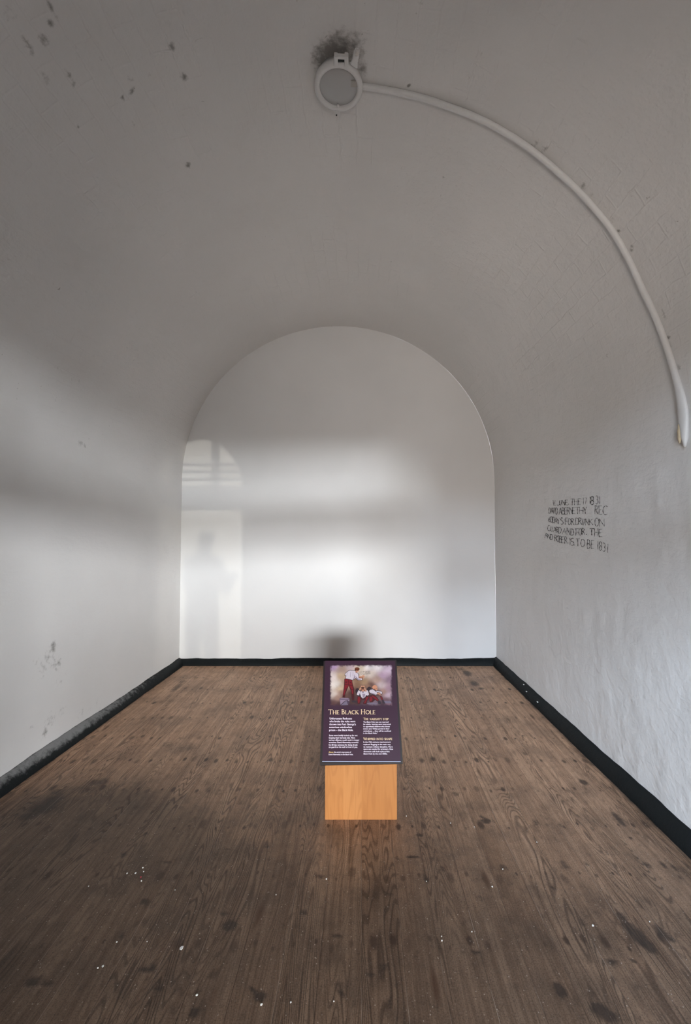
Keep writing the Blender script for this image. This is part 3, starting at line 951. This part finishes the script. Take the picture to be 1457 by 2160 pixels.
def ribbon(pts, wd, closed=False):
    """quads along a polyline of half-width wd(i)"""
    out = []
    n = len(pts)
    L, R_ = [], []
    for i, p in enumerate(pts):
        a = pts[max(i - 1, 0)]; b = pts[min(i + 1, n - 1)]
        if math.hypot(pts[0][0] - pts[-1][0], pts[0][1] - pts[-1][1]) < 1e-6 and i in (0, n - 1):
            a, b = pts[n - 2], pts[1]
        dx, dy = b[0] - a[0], b[1] - a[1]
        l = math.hypot(dx, dy) or 1
        h = wd(i)
        L.append((p[0] - dy / l * h, p[1] + dx / l * h)); R_.append((p[0] + dy / l * h, p[1] - dx / l * h))
    for i in range(n - 1):
        out.append([L[i], R_[i], R_[i + 1], L[i + 1]])
    return out


def serif_text(s, x0, x1, base, cap, small, wgt=0.062, each=False):
    """first letters of words tall, the rest small caps; returns pixel polygons in k8 coordinates"""
    x, items = 0.0, []
    first = True
    for ch in s:
        if ch == ' ':
            x += 0.42; first = each; continue
        h = 1.0 if first else small
        items.append((ch, x, h)); x += (G[ch][0] + 0.07) * h; first = False
    sx = (x1 - x0) / (x - 0.07)
    polys = []
    for ch, gx, h in items:
        adv, strokes, feet, ticks = G[ch]
        def tr(p): return (x0 + (gx + p[0] * h) * sx, base - p[1] * h * cap)
        for wt, ptsl in strokes:
            ppx = [tr(p) for p in ptsl]
            ww = wgt * cap * wt * (0.9 + .1 * h)
            polys += ribbon(ppx, lambda i: ww)
        for (fx, fy) in feet:
            c = tr((fx, fy)); s_ = 0.13 * h * sx; q = 0.022 * cap
            polys.append([(c[0] - s_, c[1] - q), (c[0] + s_, c[1] - q), (c[0] + s_, c[1] + q), (c[0] - s_, c[1] + q)])
        for (fx, fy) in ticks:
            c = tr((fx, fy)); s_ = 0.028 * cap; q = 0.11 * h * cap
            polys.append([(c[0] - s_, c[1] - q * .6), (c[0] + s_, c[1] - q * .6), (c[0] + s_, c[1] + q), (c[0] - s_, c[1] + q)])
    return polys


def conv(polys, f): return [[f(*p) for p in q] for q in polys]


e = face_mesh('title', conv(serif_text('THE BLACK HOLE', 183, 978, 133, 78, .82, .058, True), k8), M_cream, panel, 0.0006)
face_mesh('heading', conv(serif_text('THE NAUGHTY STEP', 778, 1206, 234, 40, .80, .070), k8), M_cream, panel, 0.0006)
face_mesh('heading', conv(serif_text('WHIPPED INTO SHAPE', 779, 1270, 573, 40, .80, .070), k8), M_cream, panel, 0.0006)


def text_shape(s, fat):
    cu = bpy.data.curves.new('t', 'FONT')
    cu.body = s; cu.size = 1.0; cu.offset = fat; cu.resolution_u = 3
    o = bpy.data.objects.new('t', cu)
    C.objects.link(o)
    dg = bpy.context.evaluated_depsgraph_get()
    me = bpy.data.meshes.new_from_object(o.evaluated_get(dg))
    bpy.data.objects.remove(o); bpy.data.curves.remove(cu)
    co = np.array([v.co[:2] for v in me.vertices]); fs = [list(p.vertices) for p in me.polygons]
    bpy.data.meshes.remove(me)
    return co, fs


CAPH = text_shape('H', 0)[0][:, 1].max()


def paragraph(name, lines, cap, mat, fat=0.0):
    bm = bmesh.new()
    for s, x0, x1, base in lines:
        co, fs = text_shape(s, fat)
        mn, mx = co[:, 0].min(), co[:, 0].max()
        q = [k8(x0 + (c[0] - mn) / (mx - mn) * (x1 - x0), base - c[1] / CAPH * cap) for c in co]
        for sh in (-0.07, 0.07):     # semi-bold weight
            vs = [bm.verts.new(face_pt(x + sh, y, 0.0006 + (sh > 0) * 0.00003) - LO) for x, y in q]
            for f in fs:
                try: bm.faces.new([vs[i] for i in f])
                except ValueError: pass
    me = bpy.data.meshes.new(name)
    bm.to_mesh(me); bm.free()
    return link(name, me, mat, panel)


paragraph('paragraph', [('Unfortunate Redcoats', 203, 583, 223), ('who broke the rules were', 200, 640, 272), ('thrown into Fort George\u2019s', 198, 648, 322),
                        ('notorious windowless', 197, 583, 372), ('prison \u2013 the Black Hole.', 195, 605, 421)], 33, M_text)
paragraph('paragraph', [('Some were briefly locked up for not', 193, 678, 508), ('keeping their barracks tidy. More', 192, 637, 549), ('serious offences could result in longer', 192, 708, 588),
                        ('stretches: David Abernethy scrawled', 191, 690, 628), ('his 60-day sentence for being drunk', 190, 680, 669), ('on guard on the wall in front of you.', 189, 678, 707)], 25, M_text)
paragraph('caption', [("An artist\u2019s impression of", 280, 568, 793), ('David Abernethy in the Black Hole.', 187, 603, 832)], 22, M_text)
paragraph('caption', [('Above:', 188, 270, 793)], 22, M_yell)['label'] = 'yellow lead word of the caption'
paragraph('paragraph', [('The Black Hole was not reserved', 777, 1205, 279), ('for adults. Sentries were instructed', 777, 1243, 317), ('to apprehend children who threw', 777, 1230, 356),
                        ('stones and, \u2018if they persist in their', 777, 1223, 394), ('wickedness ... they will be confined', 777, 1248, 433), ('in the Black Hole.\u2019', 777, 1018, 470)], 24, M_text)
paragraph('paragraph', [('In the 19th century, imprisonment', 779, 1245, 621), ('replaced flogging as the main way', 779, 1243, 661), ('to maintain military discipline. More', 780, 1278, 702),
                        ('space was needed for prisoners. New', 781, 1287, 741), ('detention cells had replaced the', 782, 1225, 783), ('Black Hole by the mid-1800s.', 783, 1187, 822)], 24, M_text)


# ---- the printed illustration
def ink_mat(name, tooth=0.25):
    k = N(name)
    a = k.n('ShaderNodeAttribute', attribute_name='ink')
    n1 = k.noise(k.obj(), 420.0, 4, 0.7)
    c = k.mix(k.math('MULTIPLY', k.ramp(n1, 0.35, 0.7), tooth), a.outputs['Color'], k.mix(1.0, a.outputs['Color'], (0.55, 0.52, 0.55), 'MULTIPLY'))
    k.P(Base_Color=c, Roughness=0.35)
    return k.m


M_ink = ink_mat('illustration_ink')
# painted ground: feathered rectangle, colours of the painting itself
nx, ny = 130, 90
x0, y0, x1, y1 = 208, 140, 1272, 842
me = bpy.data.meshes.new('illustration')
bm = bmesh.new()
lay = bm.loops.layers.float_color.new('ink')
PUR = np.array(srgb(52, 31, 47))
ctrl = [((.05, .03), (178, 150, 190)), ((.20, .10), (164, 140, 130)), ((.32, .05), (186, 168, 176)), ((.48, .06), (206, 192, 176)), ((.63, .04), (234, 228, 236)), ((.78, .06), (214, 206, 214)), ((.93, .08), (196, 176, 200)),
        ((.05, .30), (226, 212, 214)), ((.17, .28), (190, 166, 140)), ((.08, .48), (236, 228, 226)), ((.17, .58), (206, 184, 160)), ((.05, .72), (214, 200, 196)), ((.12, .80), (160, 128, 118)), ((.25, .75), (96, 66, 62)), ((.19, .66), (150, 118, 108)), ((.34, .70), (80, 52, 50)), ((.56, .62), (96, 64, 60)), ((.66, .50), (100, 68, 64)), ((.78, .72), (96, 66, 66)), ((.44, .50), (140, 108, 88)), ((.15, .96), (70, 42, 46)), ((.85, .96), (70, 44, 56)), ((.45, .90), (60, 38, 42)),
        ((.30, .45), (170, 140, 116)), ((.45, .36), (150, 116, 92)), ((.55, .42), (168, 138, 110)), ((.52, .22), (220, 206, 196)), ((.66, .22), (204, 190, 184)), ((.75, .36), (178, 150, 140)), ((.85, .26), (176, 150, 176)), ((.97, .38), (150, 122, 146)),
        ((.82, .50), (206, 188, 194)), ((.95, .58), (160, 130, 150)), ((.93, .74), (196, 172, 190)), ((.42, .62), (112, 82, 74)), ((.38, .80), (70, 46, 50)), ((.62, .52), (150, 116, 98)), ((.70, .60), (110, 78, 82)), ((.85, .66), (160, 126, 116)),
        ((.50, .70), (84, 58, 58)), ((.62, .80), (70, 46, 52)), ((.05, .93), (90, 58, 60)), ((.30, .95), (74, 48, 52)), ((.55, .96), (84, 60, 74)), ((.70, .92), (120, 104, 124)), ((.92, .93), (124, 92, 110)), ((.90, .86), (110, 80, 92))]
cp = np.array([c[0] for c in ctrl]); cc = np.array([srgb(*c[1]) for c in ctrl]) * np.array([0.66, 0.64, 0.61])
gv = {}
for i in range(nx + 1):
    for j in range(ny + 1):
        gv[i, j] = bm.verts.new(face_pt(*k7(x0 + (x1 - x0) * i / nx, y0 + (y1 - y0) * j / ny), 0.0004) - LO)
def bg(u, v):
    d2 = ((cp[:, 0] - u) * 1.2) ** 2 + (cp[:, 1] - v) ** 2
    wgt = 1 / (d2 + 0.0015) ** 1.7
    col = (cc * wgt[:, None]).sum(0) / wgt.sum()
    n = fbm(np.array([u * 9.0]), np.array([v * 6.0]), 4)[0] - .5
    # light shafts
    sh = 0.10 * math.sin((u * 1.6 + v * 1.1) * 16) * (u > .6) * (v < .7)
    col = col * (1 + 0.55 * n + sh)
    e_ = min(u, 1 - u) * 1.5
    e2 = min(e_, v, (1 - v))
    edge = e2 * 24 + (fbm(np.array([u * 40.0]), np.array([v * 28.0]), 6)[0] - .5) * 1.6 - 0.05
    f = min(1, max(0, edge))
    return PUR * (1 - f) + col * f
for i in range(nx):
    for j in range(ny):
        f = bm.faces.new((gv[i, j], gv[i, j + 1], gv[i + 1, j + 1], gv[i + 1, j]))
        for lp, (a, b) in zip(f.loops, ((i, j), (i, j + 1), (i + 1, j + 1), (i + 1, j))):
            lp[lay] = (*bg(a / nx, b / ny), 1)
bm.to_mesh(me); bm.free()
illus = link('illustration', me, M_ink, panel)
illus['label'] = 'pale painted scene with feathered edges'

INK = dict(shirt=(214, 204, 216), shirt_s=(156, 142, 160), red=(126, 20, 34), red_d=(70, 14, 24), skin=(206, 150, 122), skin_d=(160, 100, 78), hair=(112, 58, 34), hair_d=(70, 36, 26), boot=(52, 42, 54), line=(48, 34, 42), tub=(150, 130, 152), tub_d=(78, 60, 82), bald=(214, 146, 112), stone=(120, 110, 132))
INK = {k_: tuple(0.66 * c for c in srgb(*v)) for k_, v in INK.items()}


def figure(name, items, label):
    polys, cols = [], []
    for kind, pl in items:
        polys.append([k7(*p) for p in pl]); cols.append(INK[kind])
    o = face_mesh(name, polys, M_ink, illus, 0.0006, cols=cols)
    o['label'] = label
    return o


def seg(p, q, w0, w1):      # tapered limb
    dx, dy = q[0] - p[0], q[1] - p[1]; l = math.hypot(dx, dy)
    nx_, ny_ = -dy / l, dx / l
    return [(p[0] + nx_ * w0, p[1] + ny_ * w0), (p[0] - nx_ * w0, p[1] - ny_ * w0), (q[0] - nx_ * w1, q[1] - ny_ * w1), (q[0] + nx_ * w1, q[1] + ny_ * w1)]


def ell(cx, cy, rx, ry, n=16, rot=0):
    c, s = math.cos(rot), math.sin(rot)
    return [(cx + rx * math.cos(a) * c - ry * math.sin(a) * s, cy + rx * math.cos(a) * s + ry * math.sin(a) * c) for a in np.linspace(0, 2 * math.pi, n, endpoint=False)]


figure('standing_figure', [
    ('red_d', [(455, 380), (585, 392), (596, 460), (622, 560), (622, 680), (618, 760), (588, 756), (578, 690), (566, 590), (528, 500), (500, 570), (470, 640), (468, 700), (422, 694), (434, 610), (446, 520), (452, 440)]),
    ('red', [(462, 385), (578, 395), (588, 470), (606, 560), (606, 650), (588, 640), (572, 560), (536, 488), (496, 540), (470, 600), (452, 660), (436, 660), (450, 560), (462, 470)]),
    ('red_d', [(470, 430), (500, 425), (498, 445), (472, 450)]), ('red_d', [(545, 430), (570, 432), (572, 450), (548, 448)]), ('red_d', [(462, 470), (590, 490), (590, 497), (462, 480)]), ('red_d', [(518, 395), (526, 395), (530, 490), (522, 488)]),
    ('red_d', [(440, 560), (500, 545), (500, 552), (440, 568)]), ('red_d', [(566, 560), (612, 556), (612, 563), (568, 568)]), ('red_d', [(580, 640), (616, 634), (616, 642), (580, 648)]),
    ('boot', [(580, 752), (620, 748), (672, 768), (668, 784), (584, 780)]),
    ('line', [(534, 232), (640, 236), (700, 300), (706, 366), (760, 372), (764, 404), (690, 410), (640, 372), (622, 396), (590, 404), (470, 380), (476, 330), (455, 324), (470, 280)]),
    ('shirt', [(538, 238), (636, 242), (692, 300), (698, 368), (752, 374), (756, 398), (694, 404), (644, 364), (618, 388), (590, 396), (478, 374), (484, 322), (462, 318), (476, 284)]),
    ('shirt_s', [(626, 300), (640, 356), (616, 386), (600, 390), (618, 350)]), ('shirt_s', [(560, 262), (566, 262), (556, 350), (550, 348)]), ('shirt_s', [(500, 270), (506, 272), (496, 340), (490, 338)]), ('shirt_s', [(598, 262), (604, 264), (604, 330), (598, 330)]), ('shirt_s', [(640, 330), (700, 384), (752, 392), (694, 402), (650, 366)]),
    ('skin', [(700, 336), (740, 334), (770, 318), (796, 322), (802, 348), (790, 366), (770, 376), (756, 360), (706, 364)]), ('skin_d', [(706, 356), (760, 356), (768, 372), (752, 374), (706, 364)]), ('line', [(768, 340), (773, 340), (770, 374), (764, 374)]),
    ('skin', [(640, 250), (650, 232), (706, 234), (700, 252), (680, 262), (664, 280), (646, 274)]), ('skin_d', [(646, 252), (664, 258), (662, 278), (646, 272)]),
    ('hair_d', ell(672, 212, 42, 29)), ('hair', ell(670, 207, 36, 22)), ('hair_d', [(630, 214), (654, 222), (650, 246), (634, 242)]),
], 'man in white shirt and red trousers writing')
figure('crouching_figure', [
    ('line', ell(680, 590, 40, 50)), ('red_d', [(680, 670), (726, 680), (742, 740), (720, 808), (684, 812), (670, 740)]), ('red', [(688, 680), (716, 688), (728, 740), (708, 796), (690, 796), (680, 740)]),
    ('red_d', [(820, 680), (866, 672), (876, 700), (846, 750), (830, 812), (772, 812), (776, 780), (806, 750)]), ('red', [(826, 690), (858, 682), (864, 700), (836, 744), (812, 796), (786, 796), (816, 744)]),
    ('red_d', [(730, 690), (826, 690), (812, 740), (742, 736)]), ('line', [(718, 600), (740, 580), (830, 580), (866, 600), (880, 650), (820, 690), (770, 724), (730, 690), (664, 664), (660, 640), (690, 580)]),
    ('shirt', [(736, 590), (826, 590), (836, 640), (810, 690), (770, 716), (740, 690), (724, 640)]), ('shirt', [(694, 576), (726, 590), (728, 630), (702, 662), (668, 654), (668, 632)]), ('shirt', [(828, 570), (858, 584), (874, 648), (850, 668), (820, 654), (814, 600)]),
    ('shirt_s', [(760, 640), (810, 636), (806, 680), (772, 706)]), ('shirt_s', [(706, 630), (726, 622), (722, 640), (702, 658)]),
    ('skin', seg((712, 570), (752, 512), 13, 12)), ('skin', seg((826, 596), (786, 514), 13, 12)), ('skin_d', ell(770, 572, 26, 34)), ('hair_d', ell(768, 526, 30, 26)), ('skin', ell(752, 510, 16, 13)), ('skin', ell(786, 510, 16, 13)), ('skin', ell(770, 580, 18, 22)), ('line', [(752, 562), (790, 562), (790, 568), (752, 568)]), ('shirt_s', [(748, 596), (794, 596), (780, 626), (764, 626)]),
], 'man sitting with his head in his hands')
figure('seated_figure', [
    ('line', ell(880, 560, 40, 46)), ('red_d', [(880, 660), (960, 650), (1010, 690), (1046, 740), (1030, 772), (980, 740), (936, 780), (890, 782), (872, 730)]), ('red', [(930, 664), (990, 690), (1036, 742), (1024, 756), (976, 720), (930, 690)]), ('red', [(886, 690), (920, 680), (936, 730), (910, 770), (884, 760)]),
    ('red_d', [(1060, 670), (1096, 680), (1120, 738), (1096, 752), (1074, 720)]), ('red', [(1070, 680), (1092, 690), (1108, 732), (1096, 740), (1080, 712)]),
    ('boot', [(1020, 764), (1060, 748), (1084, 790), (1076, 812), (1036, 812)]), ('boot', [(1090, 748), (1124, 740), (1156, 796), (1146, 808), (1110, 800)]),
    ('line', [(884, 562), (940, 552), (1000, 576), (1090, 590), (1108, 616), (1096, 646), (1020, 662), (990, 662), (940, 650), (884, 626), (870, 590)]),
    ('shirt', [(890, 570), (938, 560), (980, 590), (1012, 616), (1006, 646), (986, 654), (940, 640), (890, 616), (878, 592)]), ('shirt', [(1000, 584), (1088, 598), (1100, 616), (1088, 640), (1072, 636), (1066, 612), (1000, 606)]),
    ('shirt_s', [(900, 612), (990, 640), (986, 652), (940, 640)]), ('skin', [(1010, 620), (1060, 612), (1074, 630), (1046, 634), (1084, 654), (1078, 666), (1030, 646), (1010, 646)]), ('skin_d', [(1030, 640), (1080, 660), (1076, 666), (1030, 648)]),
    ('bald', ell(974, 524, 42, 36)), ('skin', [(976, 510), (1012, 516), (1022, 546), (1016, 572), (996, 582), (976, 566)]), ('skin_d', [(968, 540), (982, 548), (984, 572), (968, 566)]), ('line', [(996, 546), (1012, 546), (1012, 550), (996, 550)]), ('stone', [(1130, 756), (1240, 760), (1260, 800), (1150, 796)]), ('stone', [(840, 795), (1010, 800), (1016, 815), (846, 812)]),
], 'bald man sitting with folded arms')
figure('bucket', [
    ('tub_d', [(372, 716), (398, 706), (520, 706), (548, 722), (532, 824), (512, 800), (498, 752), (470, 760), (420, 810), (384, 830)]),
    ('tub', [(376, 718), (400, 710), (516, 710), (544, 724), (536, 764), (510, 744), (470, 750), (420, 790), (388, 822)]), ('stone', [(420, 812), (470, 764), (496, 756), (510, 806), (520, 826), (392, 832)]), ('tub_d', [(376, 720), (544, 728), (542, 738), (378, 732)]),
], 'grey upturned bucket')
# scratched writing in the painting
rows_ = []
for r in range(4):
    for c in range(11):
        bx, by = 700 + c * 18.5, 262 + r * 16 - c * 1.6
        rows_.append(('line', [(bx, by - 5), (bx + 3, by - 5), (bx + 3, by + 5), (bx, by + 5)]))
        rows_.append(('line', [(bx, by + random.uniform(-5, 3)), (bx + 12, by + random.uniform(-5, 3)), (bx + 12, by + 4), (bx, by + 4)]) if (c + r) % 3 else ('line', [(bx + 8, by - 5), (bx + 11, by - 5), (bx + 11, by + 5), (bx + 8, by + 5)]))
figure('scratched_words', rows_, 'rows of scratched writing')

# ------------------------------------------------------------------ inscription on the right wall
def c5(x, y): return (1120 + x / 7.285, 1020 + y / 7.285)


LINES = [
    [('V', 335, 255, 372, 345), ('.', 374, 335, 382, 343), ('J', 405, 262, 440, 335), ('U', 444, 258, 468, 333), ('N', 481, 255, 522, 332), ('E', 530, 250, 570, 330), ('.', 574, 312, 584, 322), ('T', 608, 235, 664, 333), ('H', 668, 232, 710, 330), ('E', 730, 228, 768, 325), ('1', 800, 218, 820, 325), ('7', 826, 220, 862, 318), ('1', 905, 205, 918, 318), ('8', 920, 192, 966, 325), ('3', 997, 185, 1032, 315), ('1', 1050, 192, 1066, 312)],
    [('D', 278, 372, 304, 460), ('A', 308, 374, 336, 460), ('V', 336, 372, 364, 462), ('I', 368, 372, 376, 466), ('D', 386, 370, 416, 472), ('A', 435, 375, 476, 475), ('B', 480, 370, 520, 475), ('E', 520, 368, 562, 475), ('R', 560, 366, 602, 472), ('N', 600, 366, 646, 470), ('E', 640, 364, 684, 468), ('T', 686, 362, 744, 468), ('H', 746, 360, 802, 466), ('Y', 810, 360, 860, 465), ('R', 988, 335, 1034, 468), ('E', 1052, 338, 1098, 475), ('C', 1110, 342, 1175, 482)],
    [('6', 276, 512, 304, 590), ('0', 300, 510, 330, 600), ('D', 333, 512, 364, 608), ('A', 366, 525, 406, 612), ('Y', 404, 535, 442, 620), ('S', 462, 525, 500, 628), ('F', 530, 525, 574, 630), ('O', 576, 535, 618, 635), ('R', 626, 535, 664, 635), ('D', 688, 528, 738, 632), ('R', 736, 525, 782, 630), ('U', 788, 540, 816, 638), ('N', 838, 540, 888, 638), ('K', 903, 545, 957, 638), ('O', 988, 530, 1052, 655), ('N', 1060, 540, 1133, 660)],
    [('G', 264, 642, 304, 730), ('U', 314, 660, 340, 738), ('A', 350, 665, 396, 752), ('R', 392, 665, 428, 758), ('D', 428, 668, 470, 768), ('A', 488, 690, 542, 778), ('N', 555, 680, 604, 785), ('D', 618, 695, 662, 798), ('F', 695, 688, 738, 805), ('O', 738, 688, 778, 795), ('R', 785, 682, 830, 785), ('.', 850, 775, 862, 787), ('T', 908, 690, 974, 795), ('H', 983, 690, 1038, 815), ('E', 1054, 700, 1102, 820)],
    [('A', 218, 760, 264, 835), ('N', 264, 775, 302, 848), ('D', 304, 780, 342, 866), ('R', 370, 790, 408, 880), ('O', 404, 800, 442, 898), ('B', 444, 805, 478, 908), ('E', 478, 815, 522, 915), ('R', 524, 815, 564, 922), ('.', 570, 908, 582, 918), ('I', 597, 835, 613, 945), ('S', 620, 835, 664, 952), ('.', 668, 938, 680, 950), ('T', 695, 845, 754, 962), ('O', 768, 855, 828, 972), ('B', 870, 862, 918, 1000), ('E', 935, 870, 978, 1003), ('1', 1022, 890, 1042, 1010), ('8', 1053, 890, 1092, 1025), ('3', 1108, 910, 1144, 1045), ('I', 1170, 930, 1197, 1062)],
]


def worn_paint():
    k = N('worn_black_paint')
    n1 = k.noise(k.obj(), 60, 5, 0.65)
    k.P(Base_Color=k.mix(k.ramp(n1, 0.42, 0.72), (0.010, 0.010, 0.010), (0.035, 0.034, 0.032)), Roughness=0.6)
    return k.m


M_blk = worn_paint()
ic = shell_pt(1217, 1107)
ins = thing('wall_inscription', 'hand painted black lettering in five lines on the right wall', 'inscription', tuple(ic))
IO = Vector(ic)


PRg = PR.reshape(-1, 3)
yr0 = ysr; zr0 = zsr


def on_right(px, py):
    p = shell_pt(px, py)
    i = int(np.argmin(np.abs(yr0 - p[1]))); j = int(np.argmin(np.abs(zr0 - p[2])))
    i0, j0 = max(i - 1, 0), max(j - 1, 0)
    xw = PR[i0:i + 2, j0:j + 2, 0].min()
    return Vector((xw - 0.0012, p[1], p[2])) - IO


for ln in LINES:
    bm = bmesh.new()
    for ch, bx0, by0, bx1, by1 in ln:
        if ch == '.':
            bm.faces.new([bm.verts.new(on_right(*c5(*p))) for p in ((bx0, by0), (bx1, by0 + 2), (bx1 - 1, by1), (bx0 + 1, by1 - 1))])
            continue
        adv = G[ch][0]
        xsn = [p[0] for _, pl in G[ch][1] for p in pl]
        mn, mx = min(xsn), max(xsn)
        if mx - mn < 0.05: mn, mx = mn - .25, mx + .25
        jit = random.random() * 10
        wbase = min(random.uniform(4.2, 5.8), 0.15 * max(bx1 - bx0, 26))
        if ch == 'T' and bx0 > 900: wbase = 8.0
        for wt, pl in G[ch][1]:
            if ch != '.':
                # resample for a hand-made wobble
                q = []
                for a, b in zip(pl, pl[1:]):
                    nn = max(1, int(math.hypot(b[0] - a[0], b[1] - a[1]) / 0.12))
                    q += [(a[0] + (b[0] - a[0]) * k_ / nn, a[1] + (b[1] - a[1]) * k_ / nn) for k_ in range(nn)]
                pl = q + [pl[-1]]
            pxs = []
            for (gx, gy) in pl:
                u = (gx - mn) / (mx - mn)
                x = bx0 + u * (bx1 - bx0) + 1.6 * math.sin(gy * 6 + jit) ; y = by1 - gy * (by1 - by0) + 1.6 * math.sin(gx * 7 + jit)
                pxs.append((x, y))
            sc_w = 0.75 if ch in '17' and bx0 > 790 and bx0 < 880 else 1.0
            for quad in ribbon(pxs, lambda i: wbase * sc_w * (0.62 if wt < .6 else 0.9) * (0.8 + 0.35 * math.sin(i * 1.3 + jit))):
                vs = [bm.verts.new(on_right(*c5(*p))) for p in quad]
                bm.faces.new(vs)
    bmesh.ops.recalc_face_normals(bm, faces=bm.faces)
    from_bm('text_line', bm, M_blk, ins)

# ------------------------------------------------------------------ litter on the boards
M_chip = plain('paint_flake', (0.82, 0.82, 0.80), 0.5)
M_red = plain('red_flake', (0.55, 0.05, 0.08), 0.5)


def chip(px, py, r, mat, label, group, name='paint_chip'):
    p = floor_pt(px, py)
    bm = bmesh.new()
    n = random.randint(5, 7)
    a0 = random.random() * 6
    ring = [(r * random.uniform(.6, 1.2) * math.cos(a0 + 2 * math.pi * i / n), r * random.uniform(.6, 1.2) * math.sin(a0 + 2 * math.pi * i / n)) for i in range(n)]
    plate(bm, ring, 0.0, 0.0018)
    for v in bm.verts: v.co.z += 0.10 * v.co.x
    lo_ = min(v.co.z for v in bm.verts)
    for v in bm.verts: v.co.z -= lo_
    o = from_bm(name, bm, mat)
    o.location = (p[0], p[1], 0.0004)
    return tag(o, label, 'paint chip', group)


chip(383, 2001, .0060, M_chip, 'white paint chip alone on the dark boards left of the lectern, largest of the chips', None)
chip(297, 1851, .0035, M_red, 'red fleck among the white chips on the left floorboards', None)
L_ = 'small white paint chip in the cluster left of the lectern beside the red fleck'
for px, py, r in [(268, 1843, .0032), (286, 1842, .0036), (301, 1831, .0030), (298, 1859, .0030), (303, 1839, .0022), (187, 1871, .002)][:5]:
    chip(px, py, r, M_chip, L_, 'white chips clustered round the red fleck')
L_ = 'tiny white paint chip scattered singly on the bare floorboards near the viewer'
for px, py, r in [(217, 2039, .0034), (206, 2043, .0022), (246, 1988, .0022), (310, 1987, .0018), (187, 1870, .002), (369, 1878, .0018), (551, 2120, .0035), (582, 1888, .0018), (415, 2100, .003), (613, 2115, .0022),
                  (950, 1737, .0028), (1000, 1745, .0022), (1132, 1777, .0024), (1250, 1953, .004), (1038, 1871, .003), (932, 1985, .0026), (931, 1976, .002), (1370, 1945, .002), (1060, 1834, .002), (688, 1855, .003), (899, 1860, .002), (995, 1966, .002), (857, 1722, .0022), (704, 2113, .0016)]:
    chip(px, py, r, M_chip, L_, 'single chips on the bare boards')
# two flakes on the right skirting
for px, py in [(1104, 1447), (1110, 1462), (1133, 1484)]:
    dd = ray(px, py)
    p = CAM + dd * ((0.056 - CAM_H) / dd[2])
    bm = bmesh.new()
    plate(bm, [(-.004, -.008), (.004, -.006), (.003, .008), (-.003, .007)], 0, .003)
    o = from_bm('paint_chip', bm, M_chip)
    o.location = (min(p[0], xr(p[1]) - 0.014), p[1], 0.066)
    tag(o, 'white paint flake lying on the black skirting of the right wall', 'paint chip', 'flakes on the right skirting')

# ------------------------------------------------------------------ the visitor in the passage whose shadow falls on the end wall
M_coat = plain('dark_jacket', (0.05, 0.055, 0.07), 0.8, 0.2, 80)
M_skin = plain('skin', (0.55, 0.36, 0.27), 0.55)


def skin_body(name, verts, edges, radii, mat, parent=None):
    me = bpy.data.meshes.new(name)
    me.from_pydata(verts, edges, [])
    o = bpy.data.objects.new(name, me)
    C.objects.link(o)
    md = o.modifiers.new('skin', 'SKIN'); md.use_smooth_shade = True
    for sv, r in zip(me.skin_vertices[0].data, radii): sv.radius = r if isinstance(r, tuple) else (r, r)
    me.skin_vertices[0].data[0].use_root = True
    o.modifiers.new('sub', 'SUBSURF').levels = 2
    dg = bpy.context.evaluated_depsgraph_get()
    me2 = bpy.data.meshes.new_from_object(o.evaluated_get(dg))
    bpy.data.objects.remove(o)
    return link(name, me2, mat, parent, True)


V, E_, R_ = [], [], []
def jv(p, r, frm=None):
    V.append(p); R_.append(r)
    if frm is not None: E_.append((frm, len(V) - 1))
    return len(V) - 1


pel = jv((0, 0, .93), (.15, .11))
wa = jv((0, 0, 1.10), (.145, .10), pel); chs = jv((0, .01, 1.30), (.17, .115), wa); nk0 = jv((0, .02, 1.46), (.07, .065), chs)
nk = jv((0, .03, 1.53), (.052, .052), nk0); hd = jv((0, .045, 1.62), (.075, .09), nk); ht = jv((0, .045, 1.70), (.068, .08), hd)
for s in (-1, 1):
    sh = jv((s * .17, .01, 1.41), .065, chs); el = jv((s * .225, .05, 1.12), .05, sh); wr = jv((s * .13, .24, 1.22), .030, el); pm = jv((s * .09, .31, 1.25), (.038, .018), wr)
    for f_ in range(4):
        a = jv((s * .07, .365, 1.285 - .018 * f_), .0095, pm); jv((s * .045, .395 + .006 * (f_ in (1, 2)), 1.28 - .016 * f_), .008, a)
    jv((s * .055, .335, 1.305), .010, pm)
    hp = jv((s * .095, 0, .86), .09, pel); kn = jv((s * .11, .015, .48), .06, hp); an = jv((s * .12, -.01, .09), .042, kn); jv((s * .135, .13, .035), .035, an)
per = thing('person', 'person in a dark jacket standing in the passage behind the doorway', 'person', (1.04, -2.0, 0.0), -0.35)
body = skin_body('body', V, E_, R_, M_coat, per)
mz = min(v.co.z for v in body.data.vertices)
for v in body.data.vertices: v.co.z -= mz
